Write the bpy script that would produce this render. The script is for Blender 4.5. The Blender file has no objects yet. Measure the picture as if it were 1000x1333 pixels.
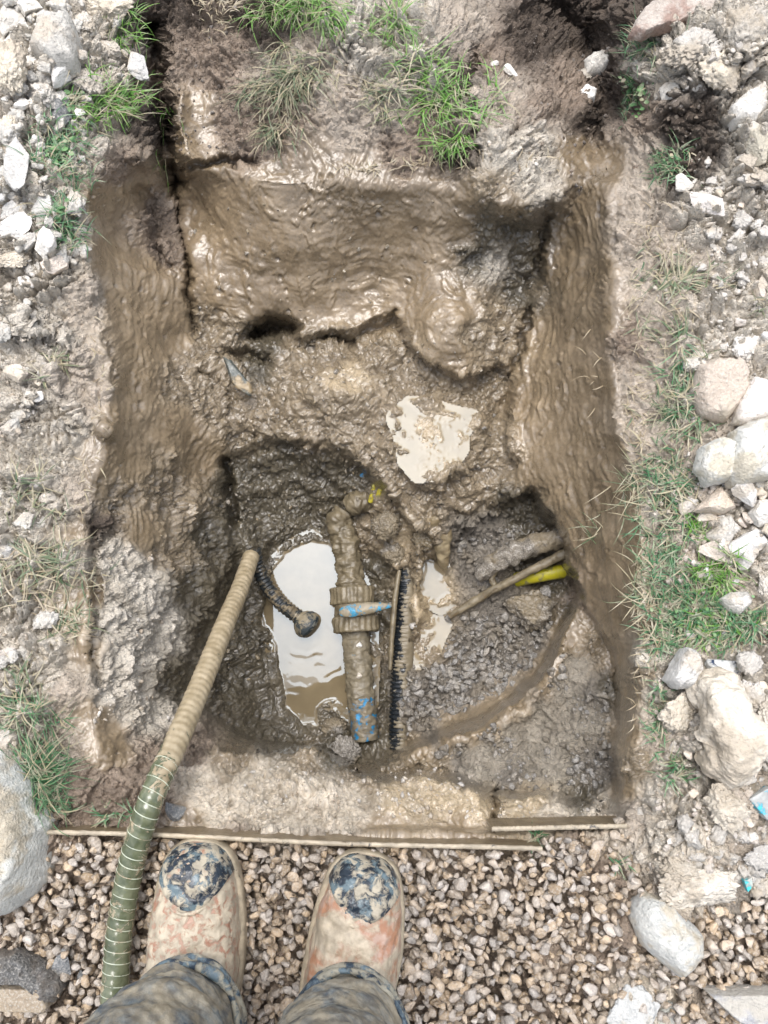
import bpy, bmesh, math, random
import numpy as np
from mathutils import Vector, Matrix
random.seed(7); RNG = np.random.default_rng(7)
SC = bpy.context.scene; COL = SC.collection
# ------------------------------------------------------------------ camera, world, sun, exposure
FPX = 1003.0; PITCH = math.radians(10); CAMZ = 1.2
cd = bpy.data.cameras.new('camera'); cam = bpy.data.objects.new('camera', cd); COL.objects.link(cam)
cam.location = (0, 0, CAMZ); cam.rotation_euler = (PITCH, 0, 0)
cd.sensor_fit = 'VERTICAL'; cd.sensor_height = 36; cd.lens = FPX/1333*36; cd.clip_start = 0.02; cd.clip_end = 500
SC.camera = cam
w = bpy.data.worlds.new('World'); SC.world = w; w.use_nodes = True
nt = w.node_tree; bg = nt.nodes['Background']
sky = nt.nodes.new('ShaderNodeTexSky'); sky.sky_type = 'NISHITA'; sky.sun_disc = False
SUN_EL = math.radians(77); SUN_AZ = math.radians(-14)     # high, just ahead of the viewer
sky.sun_elevation = SUN_EL; sky.sun_rotation = SUN_AZ
sky.dust_density = 4.0; sky.air_density = 1.0
hs = nt.nodes.new('ShaderNodeHueSaturation'); hs.inputs['Saturation'].default_value = 0.5
nt.links.new(sky.outputs[0], hs.inputs['Color']); nt.links.new(hs.outputs[0], bg.inputs[0])
bg.inputs[1].default_value = 0.15
sl = bpy.data.lights.new('sun', 'SUN'); sl.energy = 0.95; sl.angle = math.radians(30); sl.color = (1.0, 0.995, 0.985)
so = bpy.data.objects.new('sun', sl); COL.objects.link(so); so.location = (0, 0, 5)
sd = Vector((math.sin(SUN_AZ)*math.cos(SUN_EL), math.cos(SUN_AZ)*math.cos(SUN_EL), math.sin(SUN_EL)))
so.rotation_euler = sd.to_track_quat('Z', 'Y').to_euler()
SC.view_settings.view_transform = 'Standard'; SC.view_settings.look = 'None'
SC.view_settings.exposure = 1.08; SC.view_settings.gamma = 1; SC.view_settings.use_curve_mapping = False

# ------------------------------------------------------------------ pixel <-> world at a known height
CP, SP = math.cos(PITCH), math.sin(PITCH)
def unproj(px, py, z):
    a = (np.asarray(px, float)-500)/FPX; b = -(np.asarray(py, float)-666.5)/FPX
    dy = b*CP+SP; dz = b*SP-CP
    t = (np.asarray(z, float)-CAMZ)/dz
    return a*t, dy*t, CAMZ+dz*t
DS = .80                                               # the pit's depth, as a share of the heights noted below
def U(px, py, z):
    if z < -.005: z = z*DS
    x, y, z = unproj(px, py, z); return Vector((float(x), float(y), float(z)))
def mpp(P):                                            # metres per photo pixel at a point
    return (-(P.y*SP) + (CAMZ-P.z)*CP + 2*P.y*SP)/FPX

# ------------------------------------------------------------------ noise
_r = np.random.default_rng(11); PERM = _r.permutation(256).astype(np.int32); PERM = np.concatenate([PERM, PERM, PERM])
G = _r.normal(size=(256, 3)).astype(np.float32); G /= np.linalg.norm(G, axis=1)[:, None]
def pn(x, y, z):
    x = np.asarray(x, np.float32); y = np.asarray(y, np.float32); z = np.asarray(z, np.float32)
    xi = np.floor(x).astype(np.int32); yi = np.floor(y).astype(np.int32); zi = np.floor(z).astype(np.int32)
    fx = x-xi; fy = y-yi; fz = z-zi; xi &= 255; yi &= 255; zi &= 255
    u = fx*fx*fx*(fx*(fx*6-15)+10); v = fy*fy*fy*(fy*(fy*6-15)+10); ww = fz*fz*fz*(fz*(fz*6-15)+10)
    def g(i, j, k):
        h = PERM[PERM[PERM[(xi+i) & 255]+((yi+j) & 255)]+((zi+k) & 255)]
        gg = G[h]; return gg[..., 0]*(fx-i)+gg[..., 1]*(fy-j)+gg[..., 2]*(fz-k)
    l = lambda a, b, t: a+(b-a)*t
    return 1.6*l(l(l(g(0,0,0), g(1,0,0), u), l(g(0,1,0), g(1,1,0), u), v), l(l(g(0,0,1), g(1,0,1), u), l(g(0,1,1), g(1,1,1), u), v), ww)
def fbm(x, y, z, s, o=3, off=0, ridge=False, gain=.5):
    r = 0; a = 1.0
    for i in range(o):
        n = pn(x*s+off+17*i, y*s+off*2.3, z*s-off)
        if ridge: n = 1-2*np.abs(n)
        r = r+a*n; a *= gain; s = s*2.03
    return r
def worley(x, y, z, s, off=0, dim2=False):
    x = np.asarray(x*s+off, np.float32); y = np.asarray(y*s, np.float32); z = np.asarray(z*s, np.float32)
    xi = np.floor(x).astype(np.int32); yi = np.floor(y).astype(np.int32); zi = np.floor(z).astype(np.int32)
    f1 = np.full(x.shape, 9, np.float32); f2 = f1.copy(); idv = np.zeros(x.shape, np.int32)
    for i in (-1, 0, 1):
        for j in (-1, 0, 1):
            for k in ((0,) if dim2 else (-1, 0, 1)):
                h = PERM[PERM[PERM[(xi+i) & 255]+((yi+j) & 255)]+((zi+k) & 255 if not dim2 else 0)]
                c = JIT[h]
                d = (xi+i+c[..., 0]-x)**2+(yi+j+c[..., 1]-y)**2
                if not dim2: d = d+(zi+k+c[..., 2]-z)**2
                m = d < f1; f2 = np.where(m, f1, np.minimum(f2, d)); idv = np.where(m, h, idv); f1 = np.minimum(f1, d)
    return np.sqrt(f1), np.sqrt(f2), idv/255.0
JIT = _r.random((256, 3)).astype(np.float32)
def sst(a, b, x):
    t = np.clip((x-a)/(b-a), 0, 1); return t*t*(3-2*t)

# ------------------------------------------------------------------ object helpers
def link(o, parent=None):
    COL.objects.link(o)
    if parent is not None: o.parent = parent
    return o
def tag(o, label=None, cat=None, group=None, kind=None):
    if label: o['label'] = label
    if cat: o['category'] = cat
    if group: o['group'] = group
    if kind: o['kind'] = kind
    return o
def empty(name, loc, label, cat, group=None):
    o = bpy.data.objects.new(name, None); o.empty_display_size = .02; link(o); o.location = loc
    return tag(o, label, cat, group)
def mk(name, V, F, mat, parent=None, smooth=True, attrs=None):
    V = np.asarray(V, np.float32); me = bpy.data.meshes.new(name)
    if isinstance(F, np.ndarray):
        n, k = F.shape
        me.vertices.add(len(V)); me.vertices.foreach_set('co', V.ravel())
        me.loops.add(n*k); me.loops.foreach_set('vertex_index', F.astype(np.int32).ravel())
        me.polygons.add(n); me.polygons.foreach_set('loop_start', np.arange(0, n*k, k, dtype=np.int32))
        me.update(calc_edges=True)
    else:
        me.from_pydata([tuple(map(float, v)) for v in V], [], F)
    if smooth: me.polygons.foreach_set('use_smooth', np.ones(len(me.polygons), bool))
    for an, (ty, arr) in (attrs or {}).items():
        at = me.attributes.new(an, ty, 'POINT')
        at.data.foreach_set('color' if ty == 'FLOAT_COLOR' else 'value', np.asarray(arr, np.float32).ravel())
    me.materials.append(mat); me.update()
    o = bpy.data.objects.new(name, me); link(o)
    if parent is not None:
        o.parent = parent; o.matrix_parent_inverse = Matrix.Translation(-Vector(parent.location)) if parent.type == 'EMPTY' else Matrix()
    return o

# ------------------------------------------------------------------ materials
def newmat(name):
    m = bpy.data.materials.new(name); m.use_nodes = True
    return m, m.node_tree, m.node_tree.nodes['Principled BSDF']
class N:
    def __init__(s, nt): s.nt = nt
    def __call__(s, ty, **kw):
        n = s.nt.nodes.new(ty)
        for k, v in kw.items():
            if k.startswith('_'): setattr(n, k[1:], v)
        return n
    def l(s, a, b): s.nt.links.new(a, b)
    def coord(s, obj=False):
        if obj: return s('ShaderNodeTexCoord').outputs['Object']
        return s('ShaderNodeNewGeometry').outputs['Position']
    def noise(s, v, sc, det=4, rough=.55, dist=0):
        n = s('ShaderNodeTexNoise'); n.inputs['Scale'].default_value = sc; n.inputs['Detail'].default_value = det
        n.inputs['Roughness'].default_value = rough; n.inputs['Distortion'].default_value = dist; s.l(v, n.inputs['Vector']); return n.outputs['Fac']
    def vor(s, v, sc, feat='F1'):
        n = s('ShaderNodeTexVoronoi', _feature=feat); n.inputs['Scale'].default_value = sc; s.l(v, n.inputs['Vector']); return n.outputs['Distance']
    def mr(s, a, f0, f1, t0=0, t1=1):
        n = s('ShaderNodeMapRange', _interpolation_type='SMOOTHSTEP'); s.l(a, n.inputs[0])
        for i, v in enumerate((f0, f1, t0, t1)): n.inputs[1+i].default_value = v
        return n.outputs[0]
    def math(s, op, a, b=None):
        n = s('ShaderNodeMath', _operation=op)
        for i, v in enumerate((a, b)):
            if v is None: continue
            if isinstance(v, (int, float)): n.inputs[i].default_value = v
            else: s.l(v, n.inputs[i])
        return n.outputs[0]
    def mix(s, f, a, b, bt='MIX'):
        n = s('ShaderNodeMix', _data_type='RGBA', _blend_type=bt)
        for i, v in ((0, f), (6, a), (7, b)):
            if isinstance(v, (int, float)): n.inputs[i].default_value = v
            elif isinstance(v, tuple): n.inputs[i].default_value = (*v, 1)
            else: s.l(v, n.inputs[i])
        return n.outputs[2]
    def bump(s, h, st, dist, nrm=None):
        n = s('ShaderNodeBump'); n.inputs['Strength'].default_value = st; n.inputs['Distance'].default_value = dist; s.l(h, n.inputs['Height'])
        if nrm is not None: s.l(nrm, n.inputs['Normal'])
        return n.outputs[0]

def mat_mud():
    m, nt, b = newmat('mud'); n = N(nt); P = n.coord()
    at = n('ShaderNodeAttribute', _attribute_name='col'); wt = n('ShaderNodeAttribute', _attribute_name='wet'); sm = n('ShaderNodeAttribute', _attribute_name='smear')
    n1 = n.noise(P, 28, 6, .65); n2 = n.noise(P, 220, 4, .6); n3 = n.noise(P, 9, 3, .5)
    c = n.mix(n.mr(n1, .3, .75, 0, 1), n.mix(1.0, at.outputs['Color'], (.80, .78, .74), 'MULTIPLY'), n.mix(1.0, at.outputs['Color'], (1.22, 1.20, 1.17), 'MULTIPLY'))
    c = n.mix(n.mr(n2, .35, .7, .0, .35), c, n.mix(1.0, c, (1.45, 1.4, 1.35), 'MULTIPLY'))
    # small embedded chalky specks and dark organic flecks
    v = n.vor(P, 160); sp = n.math('MULTIPLY', n.mr(v, .16, .06), n.mr(n3, .5, .62))
    sp = n.math('MULTIPLY', sp, n.mr(wt.outputs['Fac'], .95, .4, 0, .9))
    c = n.mix(sp, c, (.55, .5, .43))
    v2 = n.vor(P, 95); c = n.mix(n.math('MULTIPLY', n.mr(v2, .12, .04), n.mr(n1, .52, .6, 0, .7)), c, (.05, .04, .03))
    n.l(c, b.inputs['Base Color'])
    r = n.math('ADD', n.mr(wt.outputs['Fac'], 0, 1, .85, .27), n.mr(n1, .3, .7, -.08, .14))
    n.l(r, b.inputs['Roughness']); b.inputs['IOR'].default_value = 1.5
    n.l(n.mr(wt.outputs['Fac'], .3, .9, 0, 1.0), b.inputs['Coat Weight']); n.l(n.mr(sm.outputs['Fac'], 0, 1, .10, .24), b.inputs['Coat Roughness']); b.inputs['Coat IOR'].default_value = 1.5
    bm = n.bump(n2, .8, .006); bm = n.bump(n.noise(P, 75, 6, .62, .4), .7, .012, bm)
    for bn in [q for q in nt.nodes if q.type == 'BUMP']: n.l(n.mr(sm.outputs['Fac'], 0, 1, .85, .11), bn.inputs['Strength'])
    dryv = n('ShaderNodeTexVoronoi', _feature='F1'); dryv.inputs['Scale'].default_value = 260; n.l(P, dryv.inputs['Vector'])
    bm = n.bump(n.math('MULTIPLY', dryv.outputs['Distance'], n.mr(wt.outputs['Fac'], .2, .7, 1, 0)), .5, .004, bm)
    n.l(bm, b.inputs['Normal'])
    nm = n.bump(n.noise(P, 110, 4, .5), .45, .006); n.l(nm, b.inputs['Coat Normal'])
    return m
def mat_stone(name, c1, c2, mudc=(.42, .35, .26), mudamt=.4, obj=True, rough=.75, island=False, wet=.0):
    m, nt, b = newmat(name); n = N(nt); P = n.coord()
    oi = n('ShaderNodeObjectInfo').outputs['Random']
    if island:
        isl = n('ShaderNodeNewGeometry').outputs['Random Per Island']
        oi = n.math('FRACT', n.math('ADD', oi, isl))
    wn = n('ShaderNodeTexWhiteNoise', _noise_dimensions='1D'); n.l(oi, wn.inputs['W'])
    n1 = n.noise(P, 40, 6, .65); n2 = n.noise(P, 300, 3, .6); n3 = n.noise(P, 14, 4, .6)
    c = n.mix(n.mr(n1, .3, .7), c1, c2)
    hv = n('ShaderNodeHueSaturation'); n.l(c, hv.inputs['Color'])
    n.l(n.mr(oi, 0, 1, .74, 1.2), hv.inputs['Value']); n.l(n.mr(wn.outputs['Value'], 0, 1, .55, 1.3), hv.inputs['Saturation'])
    c = hv.outputs[0]
    c = n.mix(n.mr(n2, .45, .7, 0, .35), c, (.72, .68, .62))
    c = n.mix(n.mr(n3, .62-.35*mudamt, .72-.3*mudamt, 0, .85), c, mudc)
    n.l(c, b.inputs['Base Color']); b.inputs['Roughness'].default_value = rough
    b.inputs['Coat Weight'].default_value = wet; b.inputs['Coat Roughness'].default_value = .25
    bm = n.bump(n2, .6, .004); bm = n.bump(n1, .6, .012, bm); bm = n.bump(n.vor(P, 190), .35, .004, bm); n.l(bm, b.inputs['Normal'])
    return m
def mat_coated(name, base, mud, amt=.5, scale=22, base_rough=.4, mud_rough=.5, blot=None, obj=False, thr_soft=.05, bumpd=.006):
    """an object's own material showing through a blotchy coat of mud"""
    m, nt, b = newmat(name); n = N(nt); P = n.coord(obj)
    n1 = n.noise(P, scale, 6, .65, .5); n2 = n.noise(P, 180, 4, .6); n3 = n.noise(P, 50, 4, .6)
    t = .5+(.5-amt)*.6
    k = n.mr(n1, t-thr_soft, t+thr_soft)
    mc = n.mix(n.mr(n3, .3, .7), tuple(x*.75 for x in mud), tuple(min(1, x*1.25) for x in mud))
    bc = base
    if blot: bc = n.mix(n.mr(n3, .45, .6), base, blot)
    n.l(n.mix(k, bc, mc), b.inputs['Base Color'])
    n.l(n.mr(k, 0, 1, base_rough, mud_rough), b.inputs['Roughness'])
    bm = n.bump(n2, .35, .0025); bm = n.bump(k, .5, bumpd*.4, bm); bm = n.bump(n3, .4, bumpd, bm); n.l(bm, b.inputs['Normal'])
    return m
def mat_water(name, col, ior=1.48, rough=.015):
    m, nt, b = newmat(name); n = N(nt); P = n.coord()
    c = n.mix(n.mr(n.noise(P, 16, 4), .3, .7), tuple(x*.85 for x in col), tuple(x*1.1 for x in col))
    n.l(c, b.inputs['Base Color']); b.inputs['Roughness'].default_value = rough; b.inputs['IOR'].default_value = ior; b.inputs['Specular Tint'].default_value = (.78, .89, 1, 1)
    n.l(n.bump(n.noise(P, 30, 2, .4), .05, .002), b.inputs['Normal'])
    return m
def mat_grass(name, g1, g2, dry=(.32, .28, .18), dryamt=.25):
    m, nt, b = newmat(name); n = N(nt); P = n.coord()
    isl = n('ShaderNodeNewGeometry').outputs['Random Per Island']
    wn = n('ShaderNodeTexWhiteNoise', _noise_dimensions='1D'); n.l(isl, wn.inputs['W'])
    c = n.mix(isl, g1, g2); c = n.mix(n.mr(wn.outputs['Value'], 1-dryamt-.02, 1-dryamt+.02), c, dry)
    c = n.mix(n.mr(n.noise(P, 70, 4), .46, .64, 0, .7), c, (.36, .32, .24))
    n.l(c, b.inputs['Base Color']); b.inputs['Roughness'].default_value = .5
    return m
def mat_plain(name, col, rough=.5, metal=0, bumpy=.3):
    m, nt, b = newmat(name); n = N(nt); P = n.coord()
    n1 = n.noise(P, 45, 5)
    n.l(n.mix(n.mr(n1, .3, .7), tuple(x*.8 for x in col), tuple(x*1.2 for x in col)), b.inputs['Base Color'])
    b.inputs['Roughness'].default_value = rough; b.inputs['Metallic'].default_value = metal
    n.l(n.bump(n1, bumpy, .004), b.inputs['Normal'])
    return m
MUD = mat_mud()
M_pale = mat_stone('pale_limestone', (.58, .555, .51), (.74, .715, .66), mudc=(.52, .46, .38), mudamt=.3)
M_clay = mat_stone('dried_clay_lump', (.48, .43, .355), (.62, .565, .48), mudc=(.42, .36, .28), mudamt=.45, wet=.15)
M_pink = mat_stone('pinkish_stone', (.55, .475, .405), (.70, .62, .54), mudc=(.50, .44, .35), mudamt=.35)
M_grey = mat_stone('grey_stone', (.13, .14, .15), (.24, .25, .25), mudc=(.3, .27, .22), mudamt=.3)
M_green = mat_stone('green_grey_stone', (.47, .475, .42), (.62, .61, .55), mudc=(.50, .45, .35), mudamt=.5)
M_brown = mat_stone('brown_clod', (.13, .105, .07), (.22, .18, .12), mudc=(.2, .16, .1), mudamt=.5, wet=.4)
M_greyclod = mat_stone('grey_clay_clod', (.17, .155, .135), (.28, .26, .23), mudc=(.16, .135, .1), mudamt=.4, wet=.04, island=True)
M_gravel = mat_stone('gravel_chip', (.36, .285, .21), (.55, .455, .35), mudc=(.46, .38, .29), mudamt=.1, island=True, wet=.12, rough=.65)
M_conc = mat_stone('broken_concrete', (.50, .51, .48), (.66, .66, .61), mudc=(.46, .40, .30), mudamt=.45)

# ------------------------------------------------------------------ the ground sheet
xs = np.concatenate([np.linspace(-420, -14, 70, endpoint=False), np.linspace(-14, 1014, 640, endpoint=False), np.linspace(1014, 1420, 71)])
ys = np.concatenate([np.linspace(-330, -14, 60, endpoint=False), np.linspace(-14, 1347, 850, endpoint=False), np.linspace(1347, 1700, 61)])
NX, NY = len(xs), len(ys); PX, PY = np.meshgrid(xs, ys)
def tps(pts):
    a = np.array(pts, float); p = a[:, :2]/500; v = a[:, 2]; n = len(a)
    def k(r2): return np.where(r2 > 0, .5*r2*np.log(r2+1e-12), 0)
    d2 = ((p[:, None]-p[None])**2).sum(-1); A = np.zeros((n+3, n+3)); A[:n, :n] = k(d2)+np.eye(n)*2e-3
    A[:n, n] = 1; A[:n, n+1:] = p; A[n, :n] = 1; A[n+1:, :n] = p.T
    c = np.linalg.solve(A, np.concatenate([v, [0, 0, 0]]))
    cx = np.linspace(-420, 1420, 185); cy = np.linspace(-330, 1700, 204); gx, gy = np.meshgrid(cx/500, cy/500)
    z = c[n]+c[n+1]*gx+c[n+2]*gy
    for i in range(n): z = z+c[i]*k((gx-p[i, 0])**2+(gy-p[i, 1])**2)
    fx = np.interp(xs, cx, np.arange(len(cx))); fy = np.interp(ys, cy, np.arange(len(cy)))
    i0 = np.minimum(fx.astype(int), len(cx)-2); j0 = np.minimum(fy.astype(int), len(cy)-2); tx = (fx-i0)[None]; ty = (fy-j0)[:, None]
    return (z[j0][:, i0]*(1-tx)+z[j0][:, i0+1]*tx)*(1-ty)+(z[j0+1][:, i0]*(1-tx)+z[j0+1][:, i0+1]*tx)*ty
def sdf(poly, X=None, Y=None):                               # negative inside
    X = PX if X is None else X; Y = PY if Y is None else Y
    d = np.full(X.shape, 1e9); ins = np.zeros(X.shape, bool); n = len(poly)
    for i in range(n):
        (x1, y1), (x2, y2) = poly[i], poly[(i+1) % n]
        ex, ey = x2-x1, y2-y1; wx, wy = X-x1, Y-y1
        t = np.clip((wx*ex+wy*ey)/(ex*ex+ey*ey), 0, 1); d = np.minimum(d, (wx-ex*t)**2+(wy-ey*t)**2)
        c = ((y1 > Y) != (y2 > Y)) & (X < (x2-x1)*(Y-y1)/((y2-y1) if y2 != y1 else 1e-9)+x1); ins ^= c
    d = np.sqrt(d); return np.where(ins, -d, d)
def pdist(line, X, Y):
    d = np.full(X.shape, 1e9)
    for (x1, y1), (x2, y2) in zip(line[:-1], line[1:]):
        ex, ey = x2-x1, y2-y1; t = np.clip(((X-x1)*ex+(Y-y1)*ey)/(ex*ex+ey*ey+1e-9), 0, 1)
        d = np.minimum(d, (X-x1-ex*t)**2+(Y-y1-ey*t)**2)
    return np.sqrt(d)
# edges are broken up before any distance is taken
W1 = fbm(PX, PY, 0*PX, 1/42, 5, 3.1, gain=.62); W2 = fbm(PX, PY, 0*PX, 1/42, 5, 8.7, gain=.62)
WX = PX+6.5*W1; WY = PY+6.5*W2
PIT = [(205, 205), (235, 222), (300, 212), (345, 205), (420, 232), (500, 240), (590, 232), (620, 262), (680, 275), (722, 262), (745, 225), (775, 195), (800, 190), (806, 260), (802, 380), (800, 470),
       (815, 560), (835, 640), (842, 740), (838, 840), (828, 940), (818, 1076), (640, 1078), (100, 1078), (110, 1020), (135, 985), (118, 930), (112, 860), (104, 760), (106, 680), (122, 620), (140, 560), (146, 470), (125, 400), (116, 330), (112, 250), (150, 205)]
SHELF = [(286, 455), (320, 432), (360, 424), (390, 440), (450, 432), (512, 404), (530, 440), (560, 472), (604, 490), (650, 470), (672, 470), (664, 540), (672, 600), (700, 650), (735, 705), (600, 1000), (300, 900), (288, 600)]
CAV = [(292, 596), (330, 578), (400, 572), (450, 590), (488, 612), (512, 650), (545, 690), (575, 722), (590, 690), (640, 668), (690, 640), (705, 660), (738, 705), (742, 750), (770, 800), (794, 850), (799, 950), (800, 1060),
       (700, 1034), (648, 1040), (600, 1012), (540, 1006), (500, 1008), (460, 1012), (430, 985), (360, 974), (270, 958), (255, 900), (275, 820), (292, 740), (290, 660)]
ZG = tps([(0, 0, .05), (100, 60, .05), (60, 200, .05), (90, 320, .03), (20, 420, .02), (90, 450, .0), (20, 600, .01), (90, 600, -.01), (30, 760, .0), (80, 800, -.015), (40, 900, .0), (90, 990, -.02), (60, 1040, 0),
          (200, 40, -.02), (250, 120, -.06), (290, 190, -.09), (350, 120, -.03), (350, 30, .0), (450, 40, .02), (440, 150, -.01), (500, 210, -.05), (560, 60, .0), (580, 200, -.05), (640, 120, -.02), (660, 210, -.06), (640, 40, -.05), (720, 20, -.12), (730, 130, -.09), (780, 60, -.14), (790, 150, -.09),
          (840, 60, .01), (900, 80, .06), (880, 160, .02), (860, 250, .01), (840, 350, .0), (830, 500, -.01), (860, 650, -.01), (870, 800, -.01), (960, 300, .03), (960, 450, .04), (980, 600, .05), (960, 800, .02), (940, 950, .04), (860, 950, .0), (850, 1060, .0), (930, 1080, .02),
          (100, 1150, -.035), (300, 1150, -.035), (500, 1150, -.035), (700, 1150, -.035), (850, 1200, -.01), (100, 1300, -.035), (300, 1300, -.035), (700, 1300, -.035), (980, 1200, -.03), (980, 1330, -.03),
          (500, 650, 0), (-420, -330, 0), (500, -330, 0), (1420, -330, 0), (-420, 600, 0), (1420, 600, 0), (-420, 1700, 0), (500, 1700, -.01), (1420, 1700, 0)])
ZB = tps([(110, 300, -.02), (150, 250, -.08), (200, 260, -.2), (238, 270, -.27), (125, 420, -.02), (150, 420, -.08), (200, 420, -.20), (252, 430, -.35), (140, 560, -.03), (170, 560, -.11), (220, 580, -.24), (285, 600, -.43),
          (105, 700, -.02), (130, 700, -.05), (200, 750, -.17), (285, 740, -.42), (115, 850, -.02), (140, 850, -.06), (200, 880, -.19), (275, 900, -.42), (110, 960, -.01), (150, 960, -.09), (220, 985, -.14), (110, 1060, -.03),
          (235, 222, -.15), (300, 225, -.11), (300, 300, -.2), (290, 380, -.3), (290, 440, -.36), (400, 240, -.08), (420, 300, -.17), (420, 360, -.26), (420, 420, -.33), (520, 250, -.09), (520, 310, -.19), (530, 370, -.28), (520, 420, -.32),
          (620, 270, -.11), (600, 350, -.22), (600, 420, -.28), (610, 480, -.33), (680, 285, -.15), (680, 380, -.31), (670, 450, -.36), (720, 270, -.19),
          (340, 500, -.36), (420, 500, -.33), (520, 500, -.33), (570, 560, -.34), (640, 560, -.345), (640, 640, -.40), (500, 600, -.36), (400, 570, -.37), (320, 560, -.38),
          (795, 250, -.04), (770, 300, -.11), (725, 320, -.24), (705, 420, -.32), (798, 400, -.03), (750, 400, -.17), (800, 500, -.03), (760, 500, -.15), (715, 500, -.27), (668, 520, -.37), (825, 650, -.03), (780, 650, -.15), (735, 640, -.26), (695, 640, -.36), (715, 690, -.36),
          (838, 800, -.03), (800, 800, -.17), (772, 800, -.27), (830, 950, -.03), (810, 950, -.12), (798, 900, -.22), (760, 750, -.26), (815, 1050, -.04), (800, 1060, -.1), (500, 900, -.4), (500, 1040, -.1), (300, 1040, -.09), (700, 1050, -.14)])
ZC = tps([(292, 620, -.47), (320, 600, -.50), (400, 590, -.47), (450, 605, -.47), (490, 640, -.49), (300, 680, -.52), (345, 680, -.58), (420, 670, -.58), (450, 650, -.55), (300, 740, -.50), (330, 760, -.58), (275, 820, -.46), (310, 850, -.53), (345, 860, -.60), (275, 900, -.45), (320, 930, -.52), (370, 955, -.57), (300, 965, -.42), (400, 970, -.55),
          (390, 760, -.63), (400, 850, -.64), (400, 910, -.63), (440, 950, -.60), (460, 990, -.56), (500, 760, -.62), (500, 850, -.62), (505, 950, -.61), (500, 690, -.555), (510, 720, -.56), (540, 700, -.55), (555, 760, -.575), (560, 830, -.58), (570, 880, -.575), (560, 950, -.57), (520, 980, -.57),
          (600, 700, -.54), (660, 690, -.51), (715, 700, -.50), (610, 760, -.56), (660, 760, -.54), (730, 750, -.5), (640, 830, -.57), (700, 800, -.56), (750, 800, -.50), (640, 900, -.58), (700, 870, -.56), (600, 940, -.57),
          (490, 1004, -.47), (560, 980, -.45), (600, 960, -.43), (660, 940, -.42), (710, 910, -.41), (740, 860, -.41), (765, 810, -.36), (600, 1000, -.38), (660, 990, -.37), (720, 980, -.36), (780, 930, -.28), (785, 860, -.32), (760, 1000, -.3), (700, 1030, -.3), (640, 1020, -.3), (795, 1040, -.2), (550, 1005, -.40)])
RIM = [(225, 990), (300, 976), (400, 975), (450, 992), (472, 1014), (540, 1004), (590, 1010), (625, 1035), (642, 1062), (646, 1036), (700, 1034), (760, 1045), (800, 1064), (800, 1082), (60, 1082), (150, 1010)]
ZR = tps([(150, 1020, -.03), (250, 1000, -.10), (250, 1060, -.05), (400, 990, -.13), (400, 1030, -.09), (400, 1065, -.075), (550, 1020, -.12), (550, 1060, -.09), (640, 1060, -.11), (720, 1045, -.12), (720, 1070, -.10), (800, 1070, -.07), (100, 1070, -.03)])
ZB = ZB*DS; ZC = ZC*DS; ZR = ZR*DS; ZG = np.where(ZG < 0, ZG*.9, ZG)
Z = ZG.copy()
sp_ = sdf(PIT, WX, WY); a = sst(10, -26, sp_); Z = Z*(1-a)+np.minimum(ZB, Z)*a
ss_ = sdf(SHELF, WX, WY); a = sst(5, -11, ss_)*sst(0, -20, sp_)*sst(285, 345, PX)*sst(678, 640, PX)
Z = Z-a*.06*np.exp(-np.maximum(-ss_, 0)/60)
sc_ = sdf(CAV, WX, WY)
wl = 11+30*sst(330, 280, PX)*sst(620, 700, PY)                        # soft slide on the left, a broken lip elsewhere
a = sst(wl*.6, -wl, sc_); Z = Z*(1-a)+np.minimum(ZC, Z+.0)*a
LED = [(478, 1004), (520, 978), (570, 958), (620, 938), (665, 912), (700, 878), (722, 842), (738, 808), (752, 772), (790, 800), (802, 860), (802, 1062), (700, 1040), (640, 1045), (590, 1015), (540, 1008)]
ZL = DS*tps([(480, 1004, -.46), (540, 972, -.42), (600, 950, -.36), (660, 920, -.33), (700, 885, -.32), (725, 845, -.32), (755, 775, -.34), (600, 990, -.35), (680, 960, -.34), (740, 900, -.31), (780, 840, -.28), (790, 940, -.24), (700, 1010, -.30), (640, 1030, -.28), (780, 1040, -.2), (560, 1004, -.36)])
sl_ = sdf(LED, PX+4*W1, PY+4*W2); a = sst(7, -9, sl_); Z = Z*(1-a)+np.maximum(ZL, Z)*a; Z = Z
sr_ = sdf(RIM, PX+6*W1, PY+6*W2*sst(1078, 1060, PY)); a = sst(6, -7, sr_); Z = Z*(1-a)+ZR*a
BOARDY = 1094
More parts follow.
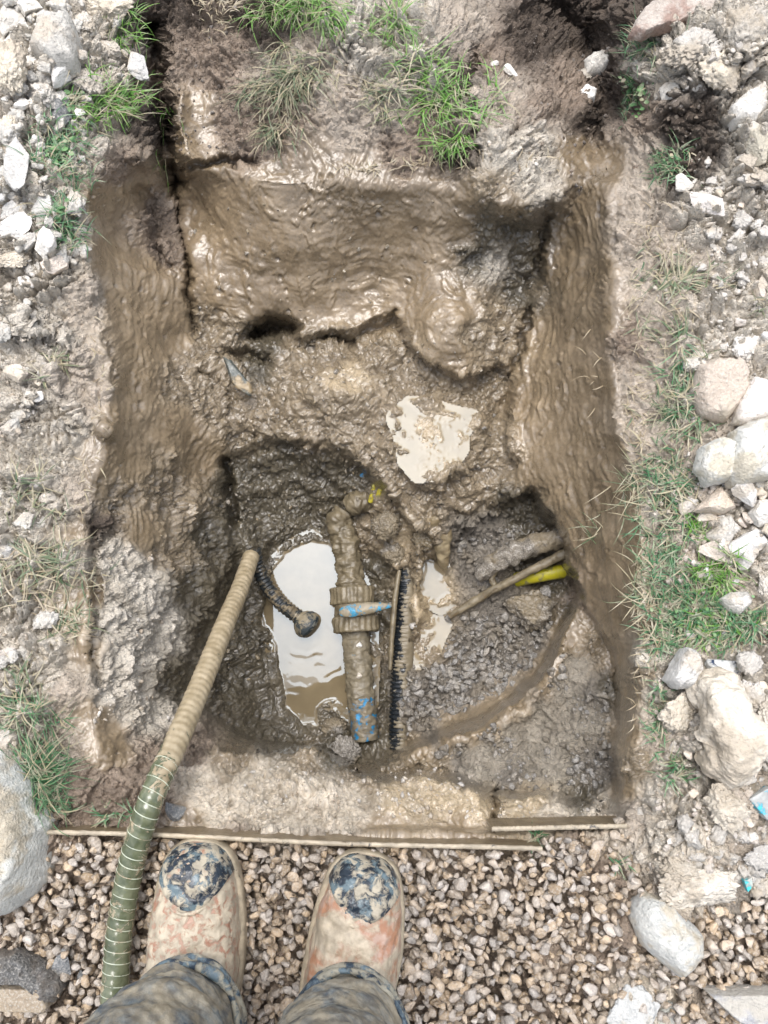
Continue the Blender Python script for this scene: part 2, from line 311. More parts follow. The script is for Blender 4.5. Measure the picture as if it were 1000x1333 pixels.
# ridges and cracks: (line, half width px, height m)
for ln, wd, h in [([(200, 40), (206, 120), (214, 200), (232, 235)], 13, -.10), ([(228, 215), (236, 300), (246, 360), (252, 430)], 4.5, -.035), ([(185, 250), (200, 300), (212, 350)], 8, -.02),
                  ([(215, 214), (262, 218), (330, 208)], 5, -.03), ([(712, 275), (704, 330), (690, 400), (668, 480), (656, 540)], 6, -.03), ([(335, 432), (352, 424), (382, 428)], 9, -.10), ([(298, 466), (325, 462), (345, 470)], 9, -.04),
                  ([(430, 446), (460, 444)], 4, -.03), ([(575, 640), (574, 690), (574, 725)], 12, .03), ([(548, 715), (542, 800), (538, 880), (535, 960)], 12, .06), ([(600, 672), (640, 662), (700, 648)], 8, -.02), ([(292, 600), (300, 640), (308, 680)], 6, -.05),
                  ([(735, 712), (742, 760)], 5, -.05), ([(645, 1030), (645, 1072)], 3, -.05), ([(800, 870), (802, 1050)], 4, -.03), ([(150, 700), (120, 720), (122, 860)], 4, -.02), ([(122, 690), (124, 740), (130, 830), (128, 890)], 5, -.018),
                  ([(470, 590), (500, 625), (525, 665), (550, 690)], 8, .02), ([(440, 600), (400, 590), (340, 600)], 9, .02), ([(330, 640), (380, 625), (430, 640)], 8, .015), ([(640, 480), (600, 500), (540, 480), (500, 440)], 8, .012),
                  ([(260, 485), (310, 520)], 6, -.01), ([(460, 1010), (520, 990), (600, 962), (680, 932), (738, 850)], 9, .02), ([(60, 480), (100, 540), (140, 560)], 10, .02), ([(30, 420), (80, 440), (110, 480)], 12, .02), ([(250, 205), (235, 160), (230, 130)], 12, .02),
                  ([(720, 0), (760, 60), (790, 130), (775, 200)], 22, -.05), ([(620, 60), (612, 120), (622, 200)], 5, -.02)]:
    Z = Z+h*np.exp(-(pdist(ln, WX, WY)/wd)**2)
for bx, by, r, h in [(465, 655, 13, .035), (500, 672, 24, .045), (508, 700, 26, .035), (520, 735, 20, .03), (540, 690, 22, .03), (440, 690, 14, .02), (435, 950, 20, .035), (450, 975, 16, .03), (640, 185, 40, .025), (680, 160, 30, .02), (640, 240, 45, .03), (560, 30, 45, .03), (450, 30, 40, .03),
                     (600, 430, 62, .055), (400, 330, 80, .02), (480, 350, 60, -.015), (900, 70, 55, .03), (970, 40, 40, .03), (830, 480, 30, -.01), (60, 620, 50, .015), (50, 480, 40, .02), (25, 520, 20, .02), (900, 1150, 50, .03), (860, 1070, 40, .015), (825, 1310, 52, .02), (930, 1100, 45, .03), (570, 590, 75, .035), (430, 520, 60, .02), (440, 480, 40, .03),
                     (620, 560, 30, .012), (350, 455, 22, .025), (700, 735, 25, -.03), (690, 790, 30, .01), (330, 700, 20, .03), (250, 330, 20, .01), (960, 1040, 30, .02), (860, 130, 40, .03), (480, 600, 20, -.01)]:
    Z = Z+h*np.exp(-((PX-bx)**2+(PY-by)**2)/(2*(r*.7)**2))
# ponds: water level and shore
POND = [(385, 712), (405, 702), (432, 706), (452, 730), (470, 760), (480, 800), (484, 860), (482, 915), (472, 935), (455, 928), (438, 912), (425, 914), (415, 925), (410, 942), (395, 945), (372, 920), (360, 870), (357, 835), (344, 815), (341, 790), (350, 748), (372, 722)]
ZW = -.602*DS
POND2 = [(515, 545), (535, 528), (560, 530), (590, 540), (615, 545), (600, 565), (600, 585), (590, 600), (570, 615), (545, 618), (530, 600), (525, 570)]
POND3 = [(560, 812), (578, 815), (568, 835), (560, 862), (545, 868), (527, 865), (528, 848), (545, 830), (548, 818)]
POND4 = [(560, 732), (585, 738), (580, 758), (590, 775), (575, 790), (552, 776), (556, 755)]
def basin(Z, poly, lev, dep, wd_out=20, rise=.02, warp=1.0):
    s = sdf(poly, PX+warp*2.5*W1, PY+warp*2.5*W2)
    a = sst(wd_out, 0, s); tgt = lev+.0015+rise*sst(0, wd_out, s)
    Z = Z*(1-a)+tgt*a
    return np.where(s < 0, lev+.0015-dep*sst(0, -10, s)-.0015*sst(0, -1.5, s), Z)
Z = basin(Z, POND, ZW, .03, 16, .02)
lv2 = float(ZB[np.abs(ys-575).argmin(), np.abs(xs-560).argmin()])
Z2L = -.322*DS-.0028; Z = basin(Z, POND2, Z2L, .0022, 24, .004, 3.0)
Z3L = -.572*DS; Z = basin(Z, POND3, Z3L, .003, 9, .004, 3.0)
Z4L = -.566*DS-.002; Z = basin(Z, POND4, Z4L, .002, 9, .004, 3.0)
# far edge settles to zero
BX, BY, BZ = unproj(PX, PY, Z)

# surface classes: colour, wetness, lump, crumb, streak-along-y, streak-along-x, fine (metres)
CL = {'P': ((.61, .57, .505), .12, .015, .012, 0, 0, .0042), 'W': ((.44, .385, .325), .42, .012, .006, 0, 0, .0036), 'B': ((.215, .167, .108), .84, .0030, 0, .0023, 0, .0007),
      'S': ((.212, .164, .106), .86, .0040, 0, 0, .0018, .0007), 'K': ((.168, .130, .084), .82, .0028, 0, .0023, 0, .0007), 'T': ((.085, .065, .05), .3, .014, .012, 0, 0, .006),
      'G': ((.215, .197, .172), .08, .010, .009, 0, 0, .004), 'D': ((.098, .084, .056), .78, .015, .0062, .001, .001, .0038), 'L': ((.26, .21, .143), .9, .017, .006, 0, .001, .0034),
      'C': ((.66, .60, .51), .35, .014, .010, 0, 0, .005), 'H': ((.31, .283, .238), .2, .010, .007, 0, 0, .003), 'X': ((.53, .495, .435), .3, .014, .0055, .0015, 0, .0045), 'M': ((.27, .215, .17), .4, .014, .008, 0, 0, .0045), 'Y': ((.45, .365, .245), .85, .010, .003, 0, .001, .003)}
KEYS = list(CL)
CPTS = """0,0P 60,60P 120,40P 160,90P 60,160P 110,200P 30,260P 80,300P 30,350P 70,370P 20,430P 60,450P 110,390W 90,480W 125,520W 30,520P 90,560P 60,600P 20,650P 70,660P 100,640W 40,720P 85,720P 30,800P 70,850P 95,800B 95,700B
60,880P 30,930P 90,900W 70,980W 100,1010M 150,1030M 200,1040M 100,1060M 200,20T 250,10T 320,20T 190,100M 205,160T 240,60M 290,60M 290,110M 260,140S 300,160M 250,185S 330,190M 350,100W 370,150M 400,60W 350,40T 450,30P 480,80P 430,110W 450,170W 520,40P 560,80P 500,140W 550,180M 520,210M 600,200T 420,205K 480,225K
600,40W 640,80M 600,100T 620,140W 660,130W 680,60T 720,40T 780,20T 700,150M 740,120M 780,100T 770,160T 750,200K 650,200X 640,240L 690,230X 700,180P 660,270K 600,255K 820,120T 830,30T 880,40P 930,60P 980,90P 860,100P 840,150M 880,160T 920,150T 910,200T 880,220T 960,150P 980,220P 940,250P 850,200W 830,240W 860,300W 900,290P 820,330W 850,380W 900,350W 960,340P 990,420P 930,420P 850,430W 820,440M
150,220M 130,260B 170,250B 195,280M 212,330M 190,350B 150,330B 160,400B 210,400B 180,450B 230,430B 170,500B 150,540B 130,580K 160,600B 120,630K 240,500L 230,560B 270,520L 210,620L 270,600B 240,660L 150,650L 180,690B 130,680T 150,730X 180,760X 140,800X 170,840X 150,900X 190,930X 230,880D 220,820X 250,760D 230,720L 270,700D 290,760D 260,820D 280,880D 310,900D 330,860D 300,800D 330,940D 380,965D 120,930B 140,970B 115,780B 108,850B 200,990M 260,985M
260,240S 280,300S 260,340S 290,380S 265,430L 320,260S 350,240S 340,320S 400,250K 400,310S 380,370S 350,400K 440,270K 460,330S 430,390S 480,390S 500,260K 540,250K 520,310S 560,330S 560,380S 520,360S 600,300K 620,330D 640,290D 670,300D 650,350X 600,400S 640,400L 620,440L 590,460S 660,430L 670,380D 680,340D
300,450L 350,450D 330,480D 310,500L 380,470L 440,460L 450,490Y 500,480L 350,520L 400,530L 450,530L 500,540L 540,520L 560,500L 610,520L 640,500L 560,580Y 590,560Y 620,600L 640,640L 600,640L 550,640L 520,600L 480,580L 400,560L 320,550L 640,560L 655,600L
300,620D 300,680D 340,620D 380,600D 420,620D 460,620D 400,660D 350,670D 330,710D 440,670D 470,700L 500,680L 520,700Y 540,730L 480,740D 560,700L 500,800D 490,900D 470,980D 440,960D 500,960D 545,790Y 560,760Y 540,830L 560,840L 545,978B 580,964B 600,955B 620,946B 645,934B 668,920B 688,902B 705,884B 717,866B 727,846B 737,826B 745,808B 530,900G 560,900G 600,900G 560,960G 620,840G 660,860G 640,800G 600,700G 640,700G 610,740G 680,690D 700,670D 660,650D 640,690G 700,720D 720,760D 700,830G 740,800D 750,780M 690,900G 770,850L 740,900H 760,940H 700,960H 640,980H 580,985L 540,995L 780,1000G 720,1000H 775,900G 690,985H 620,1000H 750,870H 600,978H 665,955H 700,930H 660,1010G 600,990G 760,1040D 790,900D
790,220K 770,260K 750,300K 730,350K 760,380K 790,350K 790,420K 740,430K 710,440B 700,500B 750,500K 790,500K 680,520B 700,560B 750,570K 800,580K 690,610B 730,640B 780,640K 815,650B 740,690B 780,720K 820,740B 770,770K 810,800K 800,860K 815,900B 820,960B 810,1020B 830,1000L 825,1060W 825,700B 835,800L 832,880L
820,500W 840,560W 850,500W 850,600W 860,700W 860,660P 860,760W 900,500P 900,600W 920,740W 880,800W 950,720P 990,660P 850,850X 860,900P 850,960W 880,1000P 900,900P 950,900P 850,1040P 860,1090P 920,1000P 960,1060W 900,1060P 930,1090C 900,1150C 980,1000W 990,1180G 830,1310C 860,1300C 960,1120W
260,1010C 330,1020C 400,1030C 460,1035C 520,1035Y 580,1035Y 620,1055Y 350,1060C 450,1060C 280,1060C 400,990L 430,985D 470,1015L 560,1015Y 300,990L 660,1055Y 720,1060C 780,1062C 700,1045Y 250,1075B 500,1078B 600,1080B
60,1150M 200,1150M 350,1150M 500,1150M 650,1150M 780,1150M 100,1300M 300,1300M 600,1300M 750,1300M 900,1250M 60,1230M 200,1230M 350,1230M 500,1230M 650,1230M 780,1230M 980,1240M 980,1320M 850,1200M 200,1330M 500,1330M 700,1330M 300,1110M 450,1120M 600,1115M 750,1105M""".split()
cw = np.zeros((len(KEYS),)+PX.shape, np.float32)
W3 = fbm(PX, PY, 0*PX, 1/18, 3, 13.3); W4 = fbm(PX, PY, 0*PX, 1/18, 3, 21.9)
qx = (PX+7*W1+4*W3).astype(np.float32); qy = (PY+7*W2+4*W4).astype(np.float32)
for s in CPTS:
    c = s[-1]; x, y = s[:-1].split(',')
    cw[KEYS.index(c)] += 1/(((qx-float(x))**2+(qy-float(y))**2+90)**2.2)
cw /= cw.sum(0)
par = np.array([[*CL[k][0], *CL[k][1:]] for k in KEYS], np.float32)
PA = np.tensordot(par.T, cw, 1)                                # 9 x NY x NX
colr, wet, a_l, a_c, a_sy, a_sx, a_f = PA[:3], PA[3], PA[4], PA[5], PA[6], PA[7], PA[8]
infr = sst(-300, -60, PX)*sst(1300, 1060, PX)*sst(-260, -60, PY)*sst(1650, 1400, PY)
pool = np.ones_like(PX)
for pl, wd, lo in ((POND, 8, .1), (POND2, 4, .50), (POND3, 3, .45), (POND4, 3, .5)): pool = pool*(lo+(1-lo)*sst(-wd, wd*1.5, sdf(pl)))
x, y, z = BX, BY, BZ
# domain-warped so lumps never look like one noise
ux = .012*pn(x*18, y*18, z*18); uy = .012*pn(x*18+9, y*18+3, z*18)
lump = fbm(x+ux, y+uy, z, 14, 4, 5)
f1, f2, cid = worley(x+ux*1.3, y+uy*1.3, z, 48)
crumb = (sst(0, .45, f2-f1)-.5)+.8*(cid-.5)
f1b, f2b, cid2 = worley(x+ux*.5, y+uy, z, 115, 7)
crumb2 = (sst(0, .5, f2b-f1b)-.5)+.6*(cid2-.5)
patch = sst(-.2, .5, fbm(x, y, z, 22, 3, 31))
sty = fbm(x*85+ux*120, y*9+uy*30, z*95+ux*60, 1, 4, 2, gain=.6)*(.5+.9*sst(-.5, .6, fbm(x, y, z, 9, 2, 51)))
stx = fbm(x*9+ux*30, y*60+uy*130, z*80+ux*60, 1, 4, 4, gain=.6)*(.5+.9*sst(-.5, .6, fbm(x, y, z, 9, 2, 61)))
rid = fbm(x+ux*2, y+uy*2, z, 60, 4, 9, ridge=True)
fine = fbm(x, y, z, 190, 2, 12)
disp = a_l*lump*1.1+a_c*(.55+.75*patch)*(crumb*.9+crumb2*.55)+a_sy*sty+a_sx*stx+a_f*(.55*rid+.6*fine)*(.4+.9*patch)
bA, bB, bid = worley(x+ux*2.4, y+uy*2.4, z, 27, 19)
wP, wX, wC, wT, wW, wG, wL, wM = (cw[KEYS.index(k_)] for k_ in 'PXCTWGLM')
a_b = .026*wP+.010*wX+.010*wC+.016*wT+.008*wW+.008*wG+.006*wL+.010*wM
bmask = sst(.25, .6, bid); disp = disp+a_b*bmask*sst(.72, .12, bA)-a_b*.45*sst(.13, 0, bB-bA)*sst(-.3, .3, lump)
cA, cB, cid_ = worley(x+ux*1.5, y+uy*1.5, z, 60, 29)
disp = disp+a_b*.45*sst(.3, .7, cid_)*sst(.7, .1, cA)-a_b*.25*sst(.15, 0, cB-cA)
wB, wK, wS = (cw[KEYS.index(k_)] for k_ in 'BKS'); disp = disp+(wB+wK+wS)*(.012*fbm(x, y, z, 6.5, 2, 71)+.0032*sst(.15, .7, fbm(x*1.4+ux*2, y+uy*2, z, 26, 3, 75)))
# pits and pock marks in wet mud
disp = disp-.006*wet*sst(.62, .9, fbm(x, y, z, 40, 2, 44))
band = .35*np.exp(-(pdist(LED[:9], PX+7*W1+1, PY+7*W2+1)/13)**2)
disp = disp*pool*infr*(1-.7*band)
wet = np.clip(wet+.4*band, 0, .9); colr = colr*(1-band)[None]+np.array([.20, .162, .108])[:, None, None]*band[None]
def normals(X, Y, Zz):
    P = np.stack([X, Y, Zz], -1); du = np.gradient(P, axis=1); dv = np.gradient(P, axis=0)
    n = np.cross(dv, du); return n/np.maximum(np.linalg.norm(n, axis=-1, keepdims=True), 1e-12)
NN = normals(BX, BY, BZ); NN = NN*np.sign(NN[..., 2].mean())
soft = sst(.0, .35, NN[..., 2]*1.0)*.7+.3; disp = disp*soft
# blunt the normals near cliffs so lumps do not smear
GXs = BX+NN[..., 0]*disp; GYs = BY+NN[..., 1]*disp; GZs = BZ+NN[..., 2]*disp
GP = np.stack([GXs, GYs, GZs], -1); GN = normals(GXs, GYs, GZs); GN = GN*np.sign(GN[..., 2].mean())
def at(px, py, lift=0.0):
    i = int(np.clip(np.searchsorted(xs, px), 1, NX-1)); j = int(np.clip(np.searchsorted(ys, py), 1, NY-1))
    v = GP[j, i]; return Vector((float(v[0]), float(v[1]), float(v[2])+lift))
def nat(px, py):
    i = int(np.clip(np.searchsorted(xs, px), 3, NX-4)); j = int(np.clip(np.searchsorted(ys, py), 3, NY-4))
    v = GN[j-3:j+4, i-3:i+4].mean((0, 1)); return Vector(map(float, v)).normalized()
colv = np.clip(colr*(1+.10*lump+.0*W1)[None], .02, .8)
# tone follows the relief: wall streaks, and dry crumbs paler than their gaps
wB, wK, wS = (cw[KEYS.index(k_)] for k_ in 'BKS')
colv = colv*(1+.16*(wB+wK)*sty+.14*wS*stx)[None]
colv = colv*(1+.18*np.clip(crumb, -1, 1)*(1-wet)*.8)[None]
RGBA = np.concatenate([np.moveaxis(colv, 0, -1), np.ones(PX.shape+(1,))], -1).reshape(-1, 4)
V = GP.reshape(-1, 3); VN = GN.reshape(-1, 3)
idx = np.arange(NX*NY).reshape(NY, NX)
Q = np.stack([idx[1:, :-1], idx[1:, 1:], idx[:-1, 1:], idx[:-1, :-1]], -1)
cxp = (PX[1:, 1:]+PX[:-1, :-1])/2; cyp = (PY[1:, 1:]+PY[:-1, :-1])/2
in_pit = sp_[1:, 1:] < 0; in_shelf = (ss_[1:, 1:] < 0) & in_pit; in_cav = (sc_[1:, 1:] < 0) & in_pit; in_rim = sr_[1:, 1:] < 0
region = np.zeros(cxp.shape, int)
region[in_pit] = 1; region[in_shelf] = 2; region[in_cav] = 3; region[in_rim] = 4
wallc = (region == 1)
region[wallc & (cxp < 246) ] = 1
region[wallc & (cxp >= 246) & (cyp < 500) & (cxp < 706-(cyp-270)*.22)] = 5
region[wallc & (cxp > 600) & ~((cyp < 500) & (cxp < 706-(cyp-270)*.22))] = 6
gname = {0: 'ground', 1: 'pit_wall_left', 2: 'mud_shelf', 3: 'pit_floor', 4: 'pit_rim', 5: 'pit_wall_back', 6: 'pit_wall_right'}
glab = {0: None}
for r, nm in gname.items():
    q = Q[region == r].reshape(-1, 4)
    used, inv = np.unique(q.ravel(), return_inverse=True)
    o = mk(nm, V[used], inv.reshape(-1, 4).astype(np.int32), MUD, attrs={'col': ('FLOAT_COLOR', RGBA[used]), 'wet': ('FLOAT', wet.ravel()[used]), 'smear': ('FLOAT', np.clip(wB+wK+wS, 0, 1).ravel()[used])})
    o.data.normals_split_custom_set_from_vertices(VN[used].astype(np.float32))
    tag(o, kind='structure')
# outer ground out to the horizon
ring = [GP[0, ::12], GP[::12, -1], GP[-1, ::-12], GP[::-12, 0]]
ring = np.concatenate([GP[0, :-1], GP[:-1, -1], GP[-1, :0:-1], GP[:0:-1, 0]]); n = len(ring)
ctr = np.array([0, .4, 0]); dirs = ring-ctr; dirs[:, 2] = 0; dn = dirs/np.linalg.norm(dirs, axis=1)[:, None]
rings = [ring]+[np.column_stack([(ctr+dirs+dn*r)[:, :2], np.full(n, -.01)+.02*RNG.random(n)*(r < 3)]) for r in (.15, .5, 1.5, 5, 20, 150)]
VV = np.concatenate(rings); i = np.arange(n)
FF = np.concatenate([np.stack([k*n+i, k*n+(i+1) % n, (k+1)*n+(i+1) % n, (k+1)*n+i], -1) for k in range(len(rings)-1)])
tag(mk('field', VV, FF, MUD, attrs={'col': ('FLOAT_COLOR', np.tile([.34, .29, .23, 1], (len(VV), 1))), 'wet': ('FLOAT', np.full(len(VV), .3))}), kind='structure')

# ------------------------------------------------------------------ water
M_wat = mat_water('muddy_water', (.165, .13, .078), ior=1.46); M_wat2 = mat_water('slurry_water', (.25, .20, .125), ior=1.36, rough=.05)
def pond(name, poly, lev, mat, step=1.6, rings_at=None):
    p = np.array(poly); gx = np.arange(p[:, 0].min()-14, p[:, 0].max()+14, step); gy = np.arange(p[:, 1].min()-14, p[:, 1].max()+14, step)
    X, Y = np.meshgrid(gx, gy); wx, wy, _ = unproj(X, Y, np.full(X.shape, lev))
    s = sdf(poly, X, Y); ii = np.clip(np.searchsorted(xs, X), 0, NX-1); jj = np.clip(np.searchsorted(ys, Y), 0, NY-1)
    tz = GZs[jj, ii]; dep = lev-tz
    h = (.0018 if rings_at else .0007)*np.exp(-np.maximum(dep, 0)/(.0016 if rings_at else .0006))              # the skin of the water climbs its shore
    if rings_at:
        rx, ry = rings_at; r = np.hypot(wx-rx, wy-ry)
        ang = np.arctan2(wy-ry, wx-rx)
        nz = pn(wx*38, wy*38, 0*wx); env0 = sst(-.25, .45, pn(wx*16+3, wy*16, 0*wx))
        env = np.exp(-r/.12)*sst(.02, .04, r)*sst(-.35, .3, np.cos(ang+1.15))
        h = h+.00016*env*env0*np.sin(r/.0135*2*math.pi*.6+2.6*nz)*(1+.9*nz)
    wz = lev+h
    idn = np.arange(X.size).reshape(X.shape)
    q = np.stack([idn[1:, :-1], idn[1:, 1:], idn[:-1, 1:], idn[:-1, :-1]], -1)
    keep = (s[1:, 1:] < 12); q = q[keep].reshape(-1, 4); used, inv = np.unique(q.ravel(), return_inverse=True)
    return tag(mk(name, np.stack([wx, wy, wz], -1).reshape(-1, 3)[used], inv.reshape(-1, 4).astype(np.int32), mat), kind='structure')
_s = U(400, 822, -.602)
pond('puddle_water', POND, ZW, M_wat, rings_at=(_s.x, _s.y))
pond('shelf_water', POND2, Z2L, M_wat2); pond('slurry_water', POND3, Z3L, M_wat2); pond('seep_water', POND4, Z4L, M_wat2)

# ------------------------------------------------------------------ stones
def ico(sub):
    bm = bmesh.new(); bmesh.ops.create_icosphere(bm, subdivisions=sub, radius=1)
    v = np.array([x.co[:] for x in bm.verts]); f = np.array([[q.index for q in t.verts] for t in bm.faces]); bm.free(); return v, f
ICO = {k: ico(k) for k in (1, 2, 3, 4, 5)}
def rock_verts(sub, seed, cuts=9, depth=(.55, .85), rough=.05, lumps=.12):
    v, f = ICO[sub]; v = v.copy(); r = np.random.default_rng(seed)
    v = v*(1+lumps*1.6*fbm(v[:, 0]+seed*3.7, v[:, 1], v[:, 2], 1.1, 2)[:, None])
    for _ in range(cuts):
        d = r.normal(size=3); d /= np.linalg.norm(d); k = r.uniform(*depth); t = v@d
        over = np.maximum(t-k, 0); v = v-d[None]*(over*.985)[:, None]
    v = v*(1+rough*fbm(v[:, 0]+seed*1.3, v[:, 1], v[:, 2], 3.0, 3)[:, None])
    if sub >= 4:
        wa, wb, wi = worley(v[:, 0]+seed, v[:, 1], v[:, 2], 4.2 if rough > .08 else 2.6, seed % 50)
        v = v*(1+(rough*(1.1*sst(.8, .1, wa)+.5*(wi-.5))-rough*.9*sst(.14, 0, wb-wa)+.35*rough*fbm(v[:, 0]-seed, v[:, 1], v[:, 2], 11, 3, ridge=True))[:, None])
    return v, f
def rock(name, px, py, wpx, hpx, ang, mat, label, cat='stone', group=None, flat=.55, seed=None, sub=4, cuts=9, rough=.05, lumps=.12, sink=.3, zlift=0, cornered=(.55, .85)):
    P = at(px, py); m = mpp(P); seed = seed if seed is not None else int(px*7+py*13)
    v, f = rock_verts(sub, seed, cuts, cornered, rough, lumps)
    v = v/np.abs(v).max(0)
    sy = 1/max(.55, math.cos(math.atan2(P.y, CAMZ-P.z)))
    a = math.radians(ang); hw, hh = wpx*m/2, hpx*m/2; hz = flat*min(hw, hh)
    v = v*[hw, hh, hz]
    c, s = math.cos(a), math.sin(a); x = v[:, 0]*c-v[:, 1]*s; y = v[:, 0]*s+v[:, 1]*c
    v = np.column_stack([x, y*sy, v[:, 2]])
    o = mk(name, v, f.astype(np.int32), mat); o.location = P+Vector((0, 0, hz*(1-2*sink)+zlift))
    n_ = nat(px, py); q = Vector((0, 0, 1)).rotation_difference((n_+Vector((0, 0, .6))).normalized()); o.rotation_mode = 'QUATERNION'; o.rotation_quaternion = q
    return tag(o, label, cat, group)
